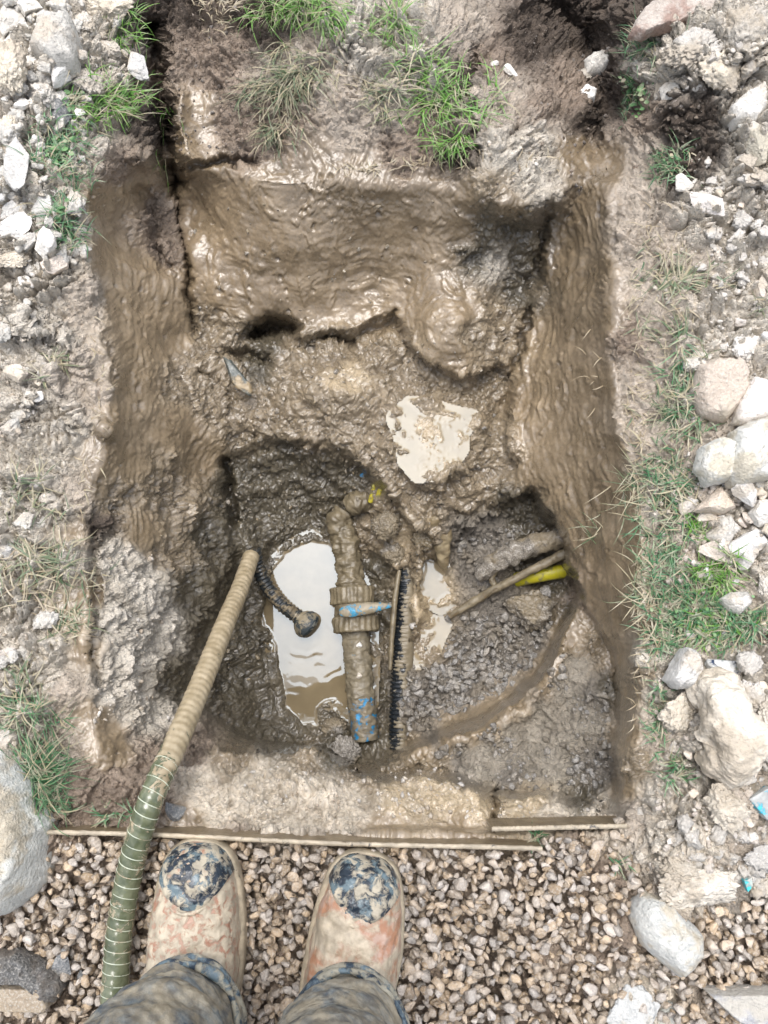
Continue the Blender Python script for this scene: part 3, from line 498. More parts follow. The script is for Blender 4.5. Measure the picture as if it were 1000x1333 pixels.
RK = [
 ('TRACED', 73, 50, 66, 68, 15, M_pale, 'large pale angular rock at the top left corner'),
 ('rock', 14, 30, 40, 52, 0, M_pale, 'pale rounded rock on the top left edge of the photo'),
 ('rock', 40, 16, 36, 30, 0, M_pale, 'pale rock wedged above the largest angular rock at top left'),
 ('rock', 22, 51, 44, 27, 10, M_pale, 'low oblong pale stone left of the largest angular rock'),
 ('rock', 28, 220, 36, 62, 5, M_pale, 'upright long pale stone beside the grass at the left edge'),
 ('rock', 50, 83, 36, 18, -30, M_pale, 'thin slanted pale chip under the largest angular rock'),
 ('rock', 85, 152, 34, 34, 0, M_grey, 'dark grey round stone in the grass at upper left'),
 ('rock', 176, 93, 32, 32, 0, M_pale, 'single pale round stone nearest the slot at the top left corner of the pit'),
 ('rock', 60, 320, 38, 32, 0, M_pale, 'round white stone below the left grass tuft'),
 ('rock', 26, 298, 44, 32, 10, M_pale, 'flat pale stone left of the round white stone'),
 ('rock', 58, 262, 34, 40, 20, M_pale, 'pale stone directly under the upright long stone'),
 ('rock', 12, 275, 26, 34, 0, M_pale, 'small pale stone at the left edge above the flat pale stone'),
 ('rock', 84, 102, 34, 24, -20, M_clay, 'clay lump above the dark grey stone at upper left'),
 ('rock', 80, 112, 26, 24, 40, M_pale, 'little pale stone touching the dark grey stone from above'),
 ('rock', 22, 110, 44, 50, 0, M_clay, 'broad clay lump under the oblong stone at the left edge'),
 ('rock', 60, 128, 40, 40, 30, M_clay, 'dried clay lump left of the dark grey stone'),
 ('rock', 10, 175, 34, 40, 0, M_clay, 'clay lump on the left edge above the upright stone'),
 ('rock', 116, 115, 42, 38, 0, M_clay, 'crumbly clay lump right of the small stones at upper left'),
 ('rock', 144, 18, 62, 36, 0, M_clay, 'wide clay lump on the top edge beside the grass'),
 ('rock', 110, 30, 30, 44, 0, M_clay, 'narrow clay lump right of the largest angular rock'),
 ('rock', 20, 340, 46, 30, -8, M_clay, 'soft clay lump below the flat pale stone on the left'),
 ('rock', 70, 350, 38, 26, 10, M_pink, 'tan clay lump under the round white stone'),
 ('rock', 30, 490, 44, 22, -15, M_pink, 'smooth tan stone half sunk in mud at mid left'),
 ('rock', 8, 712, 34, 40, 0, M_pale, 'pale stone at the left edge above the flattened grass'),
 ('rock', 6, 965, 26, 34, 20, M_pale, 'small pale stone touching the top of the big concrete chunk'),
 ('rock', 12, 848, 30, 18, 0, M_pink, 'small pinkish chip at the left edge under the flattened grass'),
 ('TRACED', 781, 79, 40, 30, 0, M_pale, 'pale angular stone in the dark soil, upper of the trench pair'),
 ('TRACED', 762, 122, 36, 25, 25, M_pale, 'pale angular stone in the dark soil, lower of the trench pair'),
 ('rock', 764, 96, 22, 24, 0, M_clay, 'small brown stone squeezed between the pair of pale angular stones'),
 ('rock', 657, 98, 26, 11, -45, M_pale, 'tiny slanted white chip on the mud right of the top grass tuft'),
 ('rock', 640, 86, 12, 10, 0, M_pale, 'tiny white pebble above the slanted white chip'),
 ('TRACED', 978, 136, 46, 46, 20, M_pale, 'white stone near the right edge beside the dark soil'),
 ('rock', 980, 182, 44, 56, 10, M_green, 'yellowish stone right below the white stone near the right edge'),
 ('rock', 866, 122, 28, 20, 0, M_pale, 'small pale stone on the border of the dark soil at upper right'),
 ('rock', 886, 251, 24, 21, 0, M_pale, 'small square pale stone below the dark soil'),
 ('rock', 915, 275, 50, 26, -25, M_pink, 'flat tan stone right of the small square stone'),
 ('rock', 992, 375, 26, 36, 0, M_pink, 'pink stone cut by the right edge beside the thin upper grass'),
 ('TRACED', 942, 505, 74, 86, 10, M_pink, 'large flat round stone right of the long grass strip'),
 ('TRACED', 984, 520, 56, 72, -20, M_pink, 'large flat stone overlapping the round one on its right'),
 ('TRACED', 972, 590, 78, 92, -10, M_green, 'biggest greenish grey rock on the right side'),
 ('TRACED', 925, 598, 56, 66, 10, M_green, 'pale greenish rock joined to the left of the biggest one'),
 ('rock', 966, 455, 36, 40, 0, M_clay, 'clay lump above the large flat round stone'),
 ('rock', 906, 470, 40, 32, 20, M_clay, 'small clay lump upper left of the large flat round stone'),
 ('rock', 944, 627, 18, 16, 0, M_grey, 'small grey pebble under the joined greenish rocks'),
 ('TRACED', 936, 653, 54, 34, 12, M_pink, 'wedge shaped pink stone under the greenish rocks'),
 ('rock', 894, 657, 26, 28, 0, M_pink, 'small pink stone left of the wedge shaped stone'),
 ('rock', 918, 673, 28, 16, 0, M_pink, 'flat little pink chip below the wedge shaped stone'),
 ('rock', 969, 642, 36, 32, -30, M_pale, 'pale stone right of the wedge shaped stone'),
 ('rock', 986, 632, 22, 22, 0, M_grey, 'greyish pebble at the right edge under the biggest rock'),
 ('TRACED', 945, 692, 46, 42, 20, M_pale, 'bright white angular stone among the grass on the right'),
 ('rock', 988, 668, 34, 34, 0, M_pale, 'pale stone on the right edge beside the bright white stone'),
 ('rock', 976, 706, 58, 26, 25, M_pale, 'long slanted pale stone right of the bright white stone'),
 ('rock', 930, 718, 42, 34, 0, M_pink, 'pinkish round stone below the bright white stone'),
 ('rock', 966, 728, 28, 28, 0, M_pale, 'roundish pale stone under the long slanted stone'),
 ('rock', 917, 742, 18, 13, 0, M_pink, 'tiny pink pebble under the pinkish round stone'),
 ('TRACED', 962, 785, 38, 30, -10, M_pale, 'lone white stone lying in the lower right grass'),
 ('rock', 897, 826, 20, 16, 0, M_pink, 'small white pebble at the lower edge of the grass'),
 ('rock', 994, 760, 22, 40, 0, M_clay, 'clay lump on the right edge beside the lone white stone'),
 ('TRACED', 893, 868, 50, 58, -15, M_pale, 'pale rock with tan corner left of the ink splashed stone'),
 ('rock', 971, 902, 36, 50, 10, M_clay, 'clay coated stone right of the curved lump'),
 ('rock', 994, 935, 38, 80, 0, M_clay, 'tall clay lump cut by the right edge'),
 ('rock', 988, 990, 46, 28, 15, M_pink, 'smooth tan stone on the right edge above the blue shard'),
 ('rock', 960, 1004, 40, 34, 0, M_clay, 'brown clay stone left of the smooth tan stone'),
 ('rock', 938, 1048, 60, 66, 20, M_clay, 'crumbly pale lump left of the blue shard'),
 ('rock', 978, 1022, 40, 24, 10, M_brown, 'dark flat stone tucked above the blue shard'),
 ('rock', 884, 1128, 50, 36, 0, M_clay, 'muddy lump above the boulder on the gravel'),
 ('rock', 985, 1110, 48, 38, -20, M_clay, 'pale lump on the right edge below the blue shard'),
 ('rock', 990, 1148, 44, 36, 0, M_clay, 'lowest pale lump on the right edge'),
 ('rock', 880, 925, 50, 60, 0, M_clay, 'clay lump left of the curved lump'),
 ('rock', 227, 1050, 28, 27, 0, M_grey, 'blue grey pebble right of the hose on the rim'),
 ('rock', 88, 1240, 28, 34, 0, M_grey, 'dark grey pebble on the gravel left of the hose'),
 ('rock', 116, 1268, 20, 20, 0, M_grey, 'small dark pebble on the gravel below the dark grey pebble'),
 ('rock', 344, 748, 24, 18, 0, M_brown, 'small wet clod beside the dark hose end'),
 ('rock', 690, 790, 70, 62, 0, M_brown, 'brown muddy block lying among the grey clods'),
 ('rock', 634, 757, 40, 30, 30, M_greyclod, 'grey clod under the root on the pit floor'),
 ('rock', 712, 772, 22, 22, 0, M_greyclod, 'smooth grey stone right of the brown muddy block'),
]
for r_ in RK:
    nm, px, py, wp, hp, an, m_, lb = r_
    if nm == 'TRACED': continue
    clay = m_ in (M_clay, M_brown, M_greyclod)
    rock(nm if not clay else 'clay_lump', px, py, wp*1.08, hp*1.08, an, m_, lb, 'stone' if not clay else 'clay lump', sub=5 if max(wp, hp) > 30 else 4, cuts=(5 if clay else 11), rough=.13 if clay else .03, lumps=.2 if clay else .04, flat=.75 if not clay else .6, cornered=(.4, .8) if clay else (.38, .68))
# the curved lump, made of one bent sweep, and other odd shaped ones
def sweep(path, rads, n=24, closed=True, k=.0, sub=60, seed=0, ns=(30, 3), prof=None):
    """tube along a smooth path; k = roughness as a share of the radius"""
    P = [Vector(p) for p in path]; pts = []; rr = []
    for i in range(len(P)-1):
        p0 = P[max(i-1, 0)]; p1 = P[i]; p2 = P[i+1]; p3 = P[min(i+2, len(P)-1)]
        for s in range(sub):
            t = s/sub; pts.append(.5*((2*p1)+(p2-p0)*t+(2*p0-5*p1+4*p2-p3)*t*t+(3*p1-p0-3*p2+p3)*t**3)); rr.append(rads[i]*(1-t)+rads[i+1]*t)
    pts.append(P[-1]); rr.append(rads[-1]); pts = np.array([p[:] for p in pts]); rr = np.array(rr)
    T = np.gradient(pts, axis=0); T /= np.linalg.norm(T, axis=1)[:, None]
    up = np.array([0, 0, 1.0]); A = np.cross(T, up); A /= np.maximum(np.linalg.norm(A, axis=1)[:, None], 1e-9); B = np.cross(A, T)
    L = np.concatenate([[0], np.cumsum(np.linalg.norm(np.diff(pts, axis=0), axis=1))])
    th = np.linspace(0, 2*math.pi, n, endpoint=False)
    R = rr[:, None]*np.ones((1, n))
    if prof is not None: R = R*prof(L[:, None], th[None])
    X = pts[:, None]+R[..., None]*(np.cos(th)[None, :, None]*A[:, None]+np.sin(th)[None, :, None]*B[:, None])
    if k: 
        s_, o_ = ns; R2 = R*(1+k*fbm(X[..., 0]+seed, X[..., 1], X[..., 2], s_, o_)); X = pts[:, None]+R2[..., None]*(np.cos(th)[None, :, None]*A[:, None]+np.sin(th)[None, :, None]*B[:, None])
    m = len(pts); V = X.reshape(-1, 3); idn = np.arange(m*n).reshape(m, n); nx = np.roll(idn, -1, 1)
    F = np.stack([idn[:-1], nx[:-1], nx[1:], idn[1:]], -1).reshape(-1, 4)
    V = np.concatenate([V, pts[:1], pts[-1:]]); c0, c1 = len(V)-2, len(V)-1
    caps = np.concatenate([np.stack([np.full(n, c0), nx[0], idn[0], idn[0]], -1), np.stack([np.full(n, c1), idn[-1], nx[-1], nx[-1]], -1)])
    F = [tuple(q) for q in F.tolist()]+[tuple(q[:3]) for q in caps.tolist()]
    return V, F
V_, F_ = sweep([at(892, 905, .02), at(915, 895, .035), at(935, 930, .035), at(942, 965, .03), at(925, 1000, .015)], [.02, .032, .036, .045, .03], n=64, k=.28, seed=3, ns=(26, 5), sub=40)
tag(mk('clay_lump', V_, F_, M_clay), 'large curved lump of pale clay, bent like a hook, right of the pit', 'clay lump')
rock('rock', 938, 867, 46, 36, -20, mat_coated('ink_splash', (.03, .05, .1), (.55, .55, .53), .62, 60, .35, .7), 'pale stone splashed with dark blue paint in the right rubble', flat=.7, sink=.2)
rock('slate', 310, 497, 60, 22, -48, mat_coated('wet_slate', (.10, .11, .10), (.26, .20, .12), .5, 18, .2, .3), 'long grey sliver of stone lying in mud at the left end of the shelf', 'stone', flat=.5, cuts=8, sink=.0, zlift=.024)
rock('clay_lump', 905, 1155, 110, 62, 0, M_clay, 'wide low mud clod spilling onto the gravel above the boulder', 'clay lump', flat=.35, cuts=4, rough=.12, sub=5)
rock('clay_lump', 815, 1315, 84, 66, 0, M_conc, 'spread patch of sandy mortar on the gravel at the bottom edge', 'mortar', flat=.3, cuts=3, rough=.08, sub=5, sink=.2)
rock('clay_lump', 865, 1325, 50, 44, 0, M_conc, 'smaller lump of sandy mortar right of the spread patch', 'mortar', flat=.3, cuts=3, rough=.08, sub=4, sink=.2)
rock('clay_lump', 900, 60, 90, 50, 20, M_clay, 'large crumbly clay lump under the broken slab at top right', 'clay lump', flat=.6, cuts=5, rough=.14, sub=5)
rock('clay_lump', 965, 45, 84, 56, 0, M_clay, 'large crumbly clay lump in the top right corner', 'clay lump', flat=.6, cuts=5, rough=.14, sub=5)
rock('clay_lump', 860, 110, 60, 40, 40, M_clay, 'crumbly clay lump beside the green weeds at top right', 'clay lump', flat=.6, cuts=5, rough=.14, sub=4)
rock('clay_lump', 935, 95, 70, 40, -10, M_clay, 'crumbly clay lump between the top right corner and the dark soil', 'clay lump', flat=.55, cuts=5, rough=.14, sub=4)
# small rubble
def poly_rand(n, boxes):
    out = []
    for _ in range(n):
        b = random.choices(boxes, weights=[(q[2]-q[0])*(q[3]-q[1])*q[4] for q in boxes])[0]
        out.append((random.uniform(b[0], b[2]), random.uniform(b[1], b[3])))
    return out
def rubble(name, n, boxes, size, mats, label, cat, group, bases=8, sub=3, sink=.35):
    ms = []
    for k in range(bases):
        v, f = rock_verts(sub, 900+k+len(name)*17, 8, (.45, .8), .06, .15); v = v*[1, .8, .62]
        me = mk('tmp', v, f.astype(np.int32), mats[k % len(mats)]); ms.append(me.data); bpy.data.objects.remove(me)
    for px, py in poly_rand(n, boxes):
        o = bpy.data.objects.new(name, random.choice(ms)); link(o); s = random.uniform(*size)*random.uniform(.7, 1.2); P = at(px, py)
        o.location = P+Vector((0, 0, s*.62*(1-2*sink))); o.scale = (s, s, s*random.uniform(.7, 1)); o.rotation_euler = (random.uniform(-.5, .5), random.uniform(-.5, .5), random.uniform(0, 6.3))
        tag(o, label, cat, group)

NB = [(px, py, max(wp, hp), lb) for _, px, py, wp, hp, _, _, lb in RK if len(lb.split()) <= 11 and not lb.startswith(('small', 'tiny', 'little'))]
def neighbour_label(px, py, taken, kind):
    for d, x, y, s_, lb in sorted((math.hypot(px-x, py-y), x, y, s_, lb) for x, y, s_, lb in NB)[:3]:
        if d > s_*.5+26 or d < s_*.45: continue
        dx, dy = px-x, py-y
        w = ('just below' if dy > 0 else 'just above') if abs(dy) > abs(dx) else ('just right of' if dx > 0 else 'just left of')
        if (w, lb) not in taken:
            t = f'{kind} {w} the {lb}'
            if len(t.split()) <= 16: taken.add((w, lb)); return t
    return None
def rubble(name, n, boxes, size, mats, kind, cat, group, bases=8, sub=3, sink=.35):
    ms = []; taken = set(); rest = []
    for k in range(bases):
        v, f = rock_verts(sub, 900+k+len(group)*17, 9, (.42, .75), .05, .15); v = v*[1, .8, .62]
        me = mk('tmp', v, f.astype(np.int32), mats[k % len(mats)]); ms.append(me.data); bpy.data.objects.remove(me)
    for px, py in poly_rand(n, boxes):
        s_ = (size[0]*.6+(size[1]*1.25-size[0]*.6)*random.random()**1.7)
        lb = neighbour_label(px, py, taken, kind) if s_ > size[0]*1.1 else None
        if lb is None: rest.append((px, py, s_)); continue
        o = bpy.data.objects.new(name, random.choice(ms)); link(o); P = at(px, py)
        o.location = P+Vector((0, 0, s_*.62*(1-2*sink))); o.scale = (s_, s_, s_*random.uniform(.7, 1)); o.rotation_euler = (random.uniform(-.5, .5), random.uniform(-.5, .5), random.uniform(0, 6.3))
        tag(o, lb, cat, group)
    return rest
R1 = rubble('pebble', 420, [(0, 0, 170, 110, 2), (0, 110, 110, 340, 2), (0, 340, 60, 520, .5)], (.006, .0155), [M_pale, M_clay, M_pale], 'small pebble', 'pebble', 'small pebbles left of the pit')
R2 = rubble('pebble', 260, [(840, 20, 1000, 120, 1.5), (900, 220, 1000, 450, 1)], (.006, .012), [M_pale, M_clay, M_pink], 'small pebble', 'pebble', 'small pebbles at the upper right')
R3 = rubble('pebble', 380, [(890, 620, 1000, 760, 2), (850, 700, 950, 840, .7), (850, 860, 1000, 1150, 1.5)], (.005, .011), [M_pink, M_pale, M_clay], 'small pebble', 'pebble', 'small pebbles at the lower right')
def merged(name, pts, sizes, mat, sub=1, bases=10, seed=0, squash=.7, cuts=7):
    B = [rock_verts(sub, seed+k, cuts+3, (.32, .66), .08, .15) for k in range(bases)]; vs = []; fs = []; o_ = 0
    for P, s in zip(pts, sizes):
        v, f = random.choice(B); R = Matrix.Rotation(random.uniform(0, 6.3), 3, Vector(RNG.normal(size=3)).normalized())
        v = (v*[1, .8, squash]*s)@np.array(R).T+np.array(P[:]); vs.append(v); fs.append(f+o_); o_ += len(v)
    return mk(name, np.concatenate(vs), np.concatenate(fs).astype(np.int32), mat, smooth=False)
def lumps(n, boxes, size, mat, seed):
    P_ = [(p, size[0]+(size[1]-size[0])*random.random()**2) for p in poly_rand(n, boxes)]
    B = [rock_verts(4, seed+k, 5, (.4, .8), .13, .2) for k in range(8)]; vs = []; fs = []; o_ = 0
    for (px, py), s_ in P_:
        v, f = random.choice(B); a = random.uniform(0, 6.28); c, q = math.cos(a), math.sin(a); v = v*[s_, s_*random.uniform(.6, .95), s_*.6]
        v = np.column_stack([v[:, 0]*c-v[:, 1]*q, v[:, 0]*q+v[:, 1]*c, v[:, 2]])+np.array(at(px, py, s_*.12)[:]); vs.append(v); fs.append(f+o_); o_ += len(v)
    return tag(mk('rubble', np.concatenate(vs), np.concatenate(fs).astype(np.int32), mat), kind='stuff')
lumps(95, [(0, 0, 150, 120, 1.4), (0, 110, 100, 350, 1.6), (0, 350, 70, 700, .35), (0, 800, 60, 960, .3)], (.007, .021), M_pale, 600)
lumps(60, [(850, 10, 1000, 110, 1.2), (910, 200, 1000, 460, 1), (905, 640, 1000, 740, .6)], (.007, .020), M_clay, 620)
lumps(70, [(855, 860, 1000, 1150, 1.4), (900, 1100, 1000, 1170, 1.2), (830, 1010, 900, 1110, .4)], (.006, .019), M_clay, 640)
for R_, nm_, mt_ in ((R1, 'rubble', M_pale), (R2, 'rubble', M_clay), (R3, 'rubble', M_pink)):
    tag(merged(nm_, [at(a_, b_, c_*.1) for a_, b_, c_ in R_], [c_*.75 for a_, b_, c_ in R_], mt_, sub=2, seed=len(R_)), kind='stuff')
tc = [(p, .0015+.006*random.random()**2) for p in poly_rand(700, [(225, 10, 330, 200, 1.4), (630, 60, 760, 260, .7), (820, 130, 910, 225, 2), (700, 10, 800, 200, 1)])]
M_soil = mat_stone('topsoil_crumb', (.10, .078, .06), (.19, .15, .12), mudc=(.2, .16, .12), mudamt=.5, island=True)
tag(merged('soil_crumbs', [at(*p) for p, _ in tc], [q for _, q in tc], M_soil, sub=2, seed=77), kind='stuff')
# grey clods heaped on the pit floor
pts = []; sz = []
for px, py in poly_rand(1700, [(522, 865, 650, 960, 1.8), (580, 800, 735, 900, 1.6), (590, 690, 700, 740, .8), (540, 950, 600, 985, 1), (740, 900, 795, 1020, .7), (640, 960, 760, 1030, .35)]):
    if pdist(LED[:9], np.array([px]), np.array([py]))[0] < 17: continue
    P = at(px, py); s = .003+.0125*random.random()**(1.7 if px < 740 and py < 960 else 3.5); pts.append(P+Vector((0, 0, s*.2))); sz.append(s)
tag(merged('clods', pts, sz, M_greyclod, sub=2, seed=300), 'loose crumbly grey clay clods heaped on the right of the pit floor', 'clods', kind='stuff')
pts = []; sz = []
for px, py in poly_rand(1500, [(300, 1000, 620, 1065, 1), (125, 720, 215, 940, .7), (0, 350, 60, 900, .4), (850, 250, 1000, 1150, .5), (620, 170, 700, 250, .6), (640, 1045, 790, 1070, 1), (0, 0, 110, 340, 1)]):
    P = at(px, py); s = .0022+.006*random.random()**3; pts.append(P+Vector((0, 0, s*.1))); sz.append(s)
tag(merged('crumbs', pts, sz, mat_stone('pale_crumb', (.42, .37, .30), (.56, .51, .44), mudc=(.4, .33, .25), mudamt=.4, island=True), sub=1, seed=400), 'pale crumbs of clay and grit strewn over rim, banks and ground', 'crumbs', kind='stuff')
pts = []; sz = []
for px, py in poly_rand(900, [(295, 600, 470, 700, 1), (290, 440, 660, 650, 1.2), (290, 800, 345, 950, 1), (490, 680, 560, 960, 1.2), (130, 600, 280, 700, .4), (250, 250, 700, 420, .25)]):
    if sdf(POND2, np.array([px]), np.array([py]))[0] < -2 and random.random() < .7: continue
    P = at(px, py); s = .002+.006*random.random()**3; pts.append(P); sz.append(s)
tag(merged('mud_crumbs', pts, sz, mat_stone('wet_crumb', (.15, .12, .075), (.26, .21, .14), mudc=(.2, .16, .1), mudamt=.3, island=True, wet=.7, rough=.35), sub=2, seed=500), 'wet brown crumbs stuck to the mud inside the pit', 'crumbs', kind='stuff')

# ------------------------------------------------------------------ gravel
GRV = [(62, 1092), (700, 1108), (705, 1090), (812, 1080), (850, 1110), (880, 1165), (1000, 1168), (1420, 1168), (1420, 1700), (-420, 1700), (-420, 1168), (40, 1168)]
bed = empty('gravel_bed', (0, -.42, -.015), None, None); tag(bed, kind='structure')
gm = []
for k in range(14):
    v, f = rock_verts(2, 40+k, 12, (.36, .66), .0, .12); v = v*[1, RNG.uniform(.68, .9), RNG.uniform(.5, .75)]
    t = mk('tmp', v, f.astype(np.int32), M_gravel, smooth=False); gm.append(t.data); bpy.data.objects.remove(t)
cand = []
for layer, (sp, z0, s0) in enumerate([(.0150, -.020, .0125), (.0155, -.010, .0125), (.0165, -.002, .0128), (.028, .005, .0130)]):
    for gx in np.arange(-.95, .95, sp):
        for gy in np.arange(-.78, -.24, sp):
            x_ = gx+RNG.uniform(-.45, .45)*sp; y_ = gy+RNG.uniform(-.45, .45)*sp
            # project into the plan of the bed
            yc = y_*CP-(0-CAMZ)*-SP; yc = y_*CP+(0-CAMZ)*SP; zc = y_*SP-(0-CAMZ)*CP
            u = 500+FPX*x_/zc; vv = 666.5-FPX*yc/zc
            cand.append((u, vv, x_, y_, z0+RNG.uniform(-.004, .004), s0*RNG.choice([.62, .8, .95, 1.05, 1.3], p=[.2, .25, .3, .17, .08])))
ca = np.array(cand); inside = sdf(GRV, ca[:, 0], ca[:, 1]) < -3; ca = ca[inside]
inview = (ca[:, 0] > 0) & (ca[:, 0] < 1000) & (ca[:, 1] < 1333)
score = ca[:, 5]+ca[:, 4]*1.2+np.where(inview, 1, 0); order = np.argsort(-score); top = set(order[:300].tolist())
mv = []; mf = []; off = 0
for i, c in enumerate(ca):
    ax = Vector(RNG.normal(size=3)).normalized(); R = Matrix.Rotation(RNG.uniform(0, 6.28), 3, ax)
    if i in top:
        o = bpy.data.objects.new('gravel_stone', gm[i % 14]); link(o, bed); o.matrix_parent_inverse = Matrix.Translation(-bed.location)
        o.location = (c[2], c[3], c[4]); o.rotation_mode = 'QUATERNION'; o.rotation_quaternion = R.to_quaternion(); o.scale = (c[5],)*3
    else:
        me = gm[i % 14]
        if i < 14 or not hasattr(me, 'x'): pass
        vb = GB[i % 14][0] if 'GB' in globals() else None
        if vb is None:
            GB = []
            for me_ in gm:
                a_ = np.zeros(len(me_.vertices)*3, np.float32); me_.vertices.foreach_get('co', a_); q_ = np.array([list(p.vertices) for p in me_.polygons]); GB.append((a_.reshape(-1, 3), q_))
            vb = GB[i % 14][0]
        mv.append((vb*c[5])@np.array(R).T+c[2:5]); mf.append(GB[i % 14][1]+off); off += len(vb)
g = mk('gravel_stones', np.concatenate(mv), np.concatenate(mf).astype(np.int32), M_gravel, bed, smooth=False)
tag(g, kind='stuff')

# ------------------------------------------------------------------ stones and slabs with a traced outline, at their own place and thickness
def slab(name, poly, hgt, mat, label, cat, inset=.82, z=None, rough=.004, lift=0, tilt=0, nr=150, bevel=.25, ns=30, round_=True, dome=.12, seed=0, shift=(0, 0)):
    p = np.array(poly, float); c = p.mean(0); P0 = at(c[0], c[1]); zb = (P0.z if z is None else z)
    xw, yw, _ = unproj(p[:, 0], p[:, 1], np.full(len(p), zb+hgt*.5)); q = np.column_stack([xw, yw])
    n = len(q); e = np.linalg.norm(np.roll(q, -1, 0)-q, axis=1); L = np.concatenate([[0], np.cumsum(e)]); t = np.linspace(0, L[-1], nr, endpoint=False)
    qq = np.vstack([q, q[:1]]); o = np.column_stack([np.interp(t, L, qq[:, 0]), np.interp(t, L, qq[:, 1])])
    if round_:
        for _ in range(2): o = (np.roll(o, 1, 0)+o*2+np.roll(o, -1, 0))/4
    cc = o.mean(0); rings = []
    sh = np.array(shift)
    for f_, zz in [(.93, -.35), (1.0, 0), (1.0, .35), (1-(1-inset)*.35, .72), (1-(1-inset)*.75, .93), (inset, 1.0)]+[(inset*k, 1+dome*(1-k*k)) for k in (.92, .84, .76, .68, .6, .52, .44, .36, .28, .2, .12, .05)]:
        rings.append(np.column_stack([cc+(o-cc)*f_+sh*max(zz, 0), np.full(nr, zb-.003+hgt*zz)]))
    V = np.concatenate(rings); V = np.vstack([V, [*(cc+sh*1), zb-.003+hgt*(1+dome)]])
    k = fbm(V[:, 0]+seed, V[:, 1], V[:, 2], ns, 5)+.7*fbm(V[:, 0]+seed, V[:, 1]+3, V[:, 2], ns*1.6, 4, ridge=True)-.5; k2 = fbm(V[:, 0]+seed+5, V[:, 1], V[:, 2], ns*.9, 4)
    V = V+np.column_stack([rough*.6*k2, rough*.6*k, rough*1.2*k]); V[:, 2] += tilt*(V[:, 0]-cc[0])
    m = len(rings); i = np.arange(nr); j = (i+1) % nr
    F = np.concatenate([np.stack([r*nr+i, r*nr+j, (r+1)*nr+j, (r+1)*nr+i], -1) for r in range(m-1)]).tolist()+[(int((m-1)*nr+a_), int((m-1)*nr+b_), m*nr) for a_, b_ in zip(i, j)]
    o_ = mk(name, V, [tuple(f) for f in F], mat)
    if lift: o_.location.z += lift
    return tag(o_, label, cat)
slab('rock', [(50, 28), (66, 18), (92, 20), (98, 45), (95, 80), (75, 86), (52, 76), (38, 62)], .045, M_pale, 'large pale angular rock at the top left corner', 'stone', .72, seed=1, rough=.006)
slab('rock', [(912, 475), (935, 465), (965, 462), (976, 480), (975, 510), (962, 530), (945, 548), (918, 540), (905, 515)], .035, M_pink, 'large flat round stone right of the long grass strip', 'stone', .8, seed=2)
slab('rock', [(978, 490), (1000, 500), (1025, 520), (1005, 545), (975, 552), (958, 548), (966, 520)], .03, M_pink, 'large flat stone overlapping the round one on its right', 'stone', .8, seed=3)
slab('rock', [(955, 560), (975, 550), (1010, 540), (1035, 590), (1005, 625), (965, 632), (950, 615), (955, 590)], .05, M_green, 'biggest greenish grey rock on the right side', 'stone', .72, seed=4, rough=.006)
slab('rock', [(915, 580), (935, 570), (957, 575), (956, 600), (950, 625), (925, 630), (910, 610)], .035, M_green, 'pale greenish rock joined to the left of the biggest one', 'stone', .78, seed=5)
slab('rock', [(907, 665), (915, 655), (938, 634), (950, 645), (960, 662), (945, 668)], .022, M_pink, 'wedge shaped pink stone under the greenish rocks', 'stone', .7, seed=6, rough=.003)
slab('rock', [(922, 700), (935, 675), (948, 668), (968, 690), (955, 700), (948, 712), (930, 710)], .028, M_pale, 'bright white angular stone among the grass on the right', 'stone', .65, seed=7)
slab('rock', [(870, 888), (885, 855), (895, 843), (912, 848), (916, 870), (900, 895), (880, 898)], .035, M_pale, 'pale rock with tan corner left of the ink splashed stone', 'stone', .7, seed=8)
slab('rock', [(942, 780), (955, 771), (975, 772), (980, 785), (965, 800), (950, 792)], .022, M_pale, 'lone white stone lying in the lower right grass', 'stone', .6, seed=9, rough=.003)
slab('rock', [(763, 75), (782, 65), (800, 72), (798, 88), (785, 95), (765, 92)], .025, M_pale, 'pale angular stone in the dark soil, upper of the trench pair', 'stone', .65, seed=10)
slab('rock', [(745, 134), (762, 110), (778, 118), (775, 130), (760, 139)], .022, M_pale, 'pale angular stone in the dark soil, lower of the trench pair', 'stone', .65, seed=11)
slab('rock', [(953, 138), (970, 120), (995, 112), (999, 140), (985, 158), (960, 155)], .03, M_pale, 'white stone near the right edge beside the dark soil', 'stone', .7, seed=12)
slab('rock', [(830, 1180), (845, 1166), (865, 1170), (890, 1190), (915, 1215), (921, 1245), (905, 1265), (890, 1277), (870, 1262), (840, 1235), (826, 1205)], .05, M_conc, 'big smooth oval boulder sitting on the gravel at lower right', 'stone', .66, z=0, seed=13, dome=.25)
slab('concrete_chunk', [(-55, 975), (0, 982), (18, 988), (30, 1020), (54, 1078), (52, 1135), (46, 1160), (8, 1197), (-45, 1205), (-80, 1090)], .10, M_conc, 'big jagged concrete chunk at the left edge where grass meets gravel', 'concrete chunk', .80, z=-.01, seed=14, rough=.011, dome=.03, ns=24, shift=(-.012, .0), round_=False)
slab('broken_slab', [(820, 40), (835, 14), (880, -10), (960, -34), (955, 4), (930, 14), (880, 30), (835, 46)], .022, mat_stone('weathered_slab', (.36, .29, .23), (.5, .43, .36), mudc=(.30, .20, .16), mudamt=.6), 'flat weathered slab sticking in over the top right of the photo', 'stone slab', .93, z=.07, seed=15, rough=.0025, round_=False, dome=.02)
slab('paving_offcut', [(918, 1291), (1040, 1290), (1080, 1360), (985, 1345), (955, 1325)], .03, mat_stone('blue_grey_paver', (.20, .21, .25), (.42, .42, .42), mudc=(.45, .42, .36), mudamt=.5), 'pointed blue grey paving offcut in the bottom right corner', 'paving piece', .95, z=.005, seed=16, rough=.0015, round_=False, dome=.01)
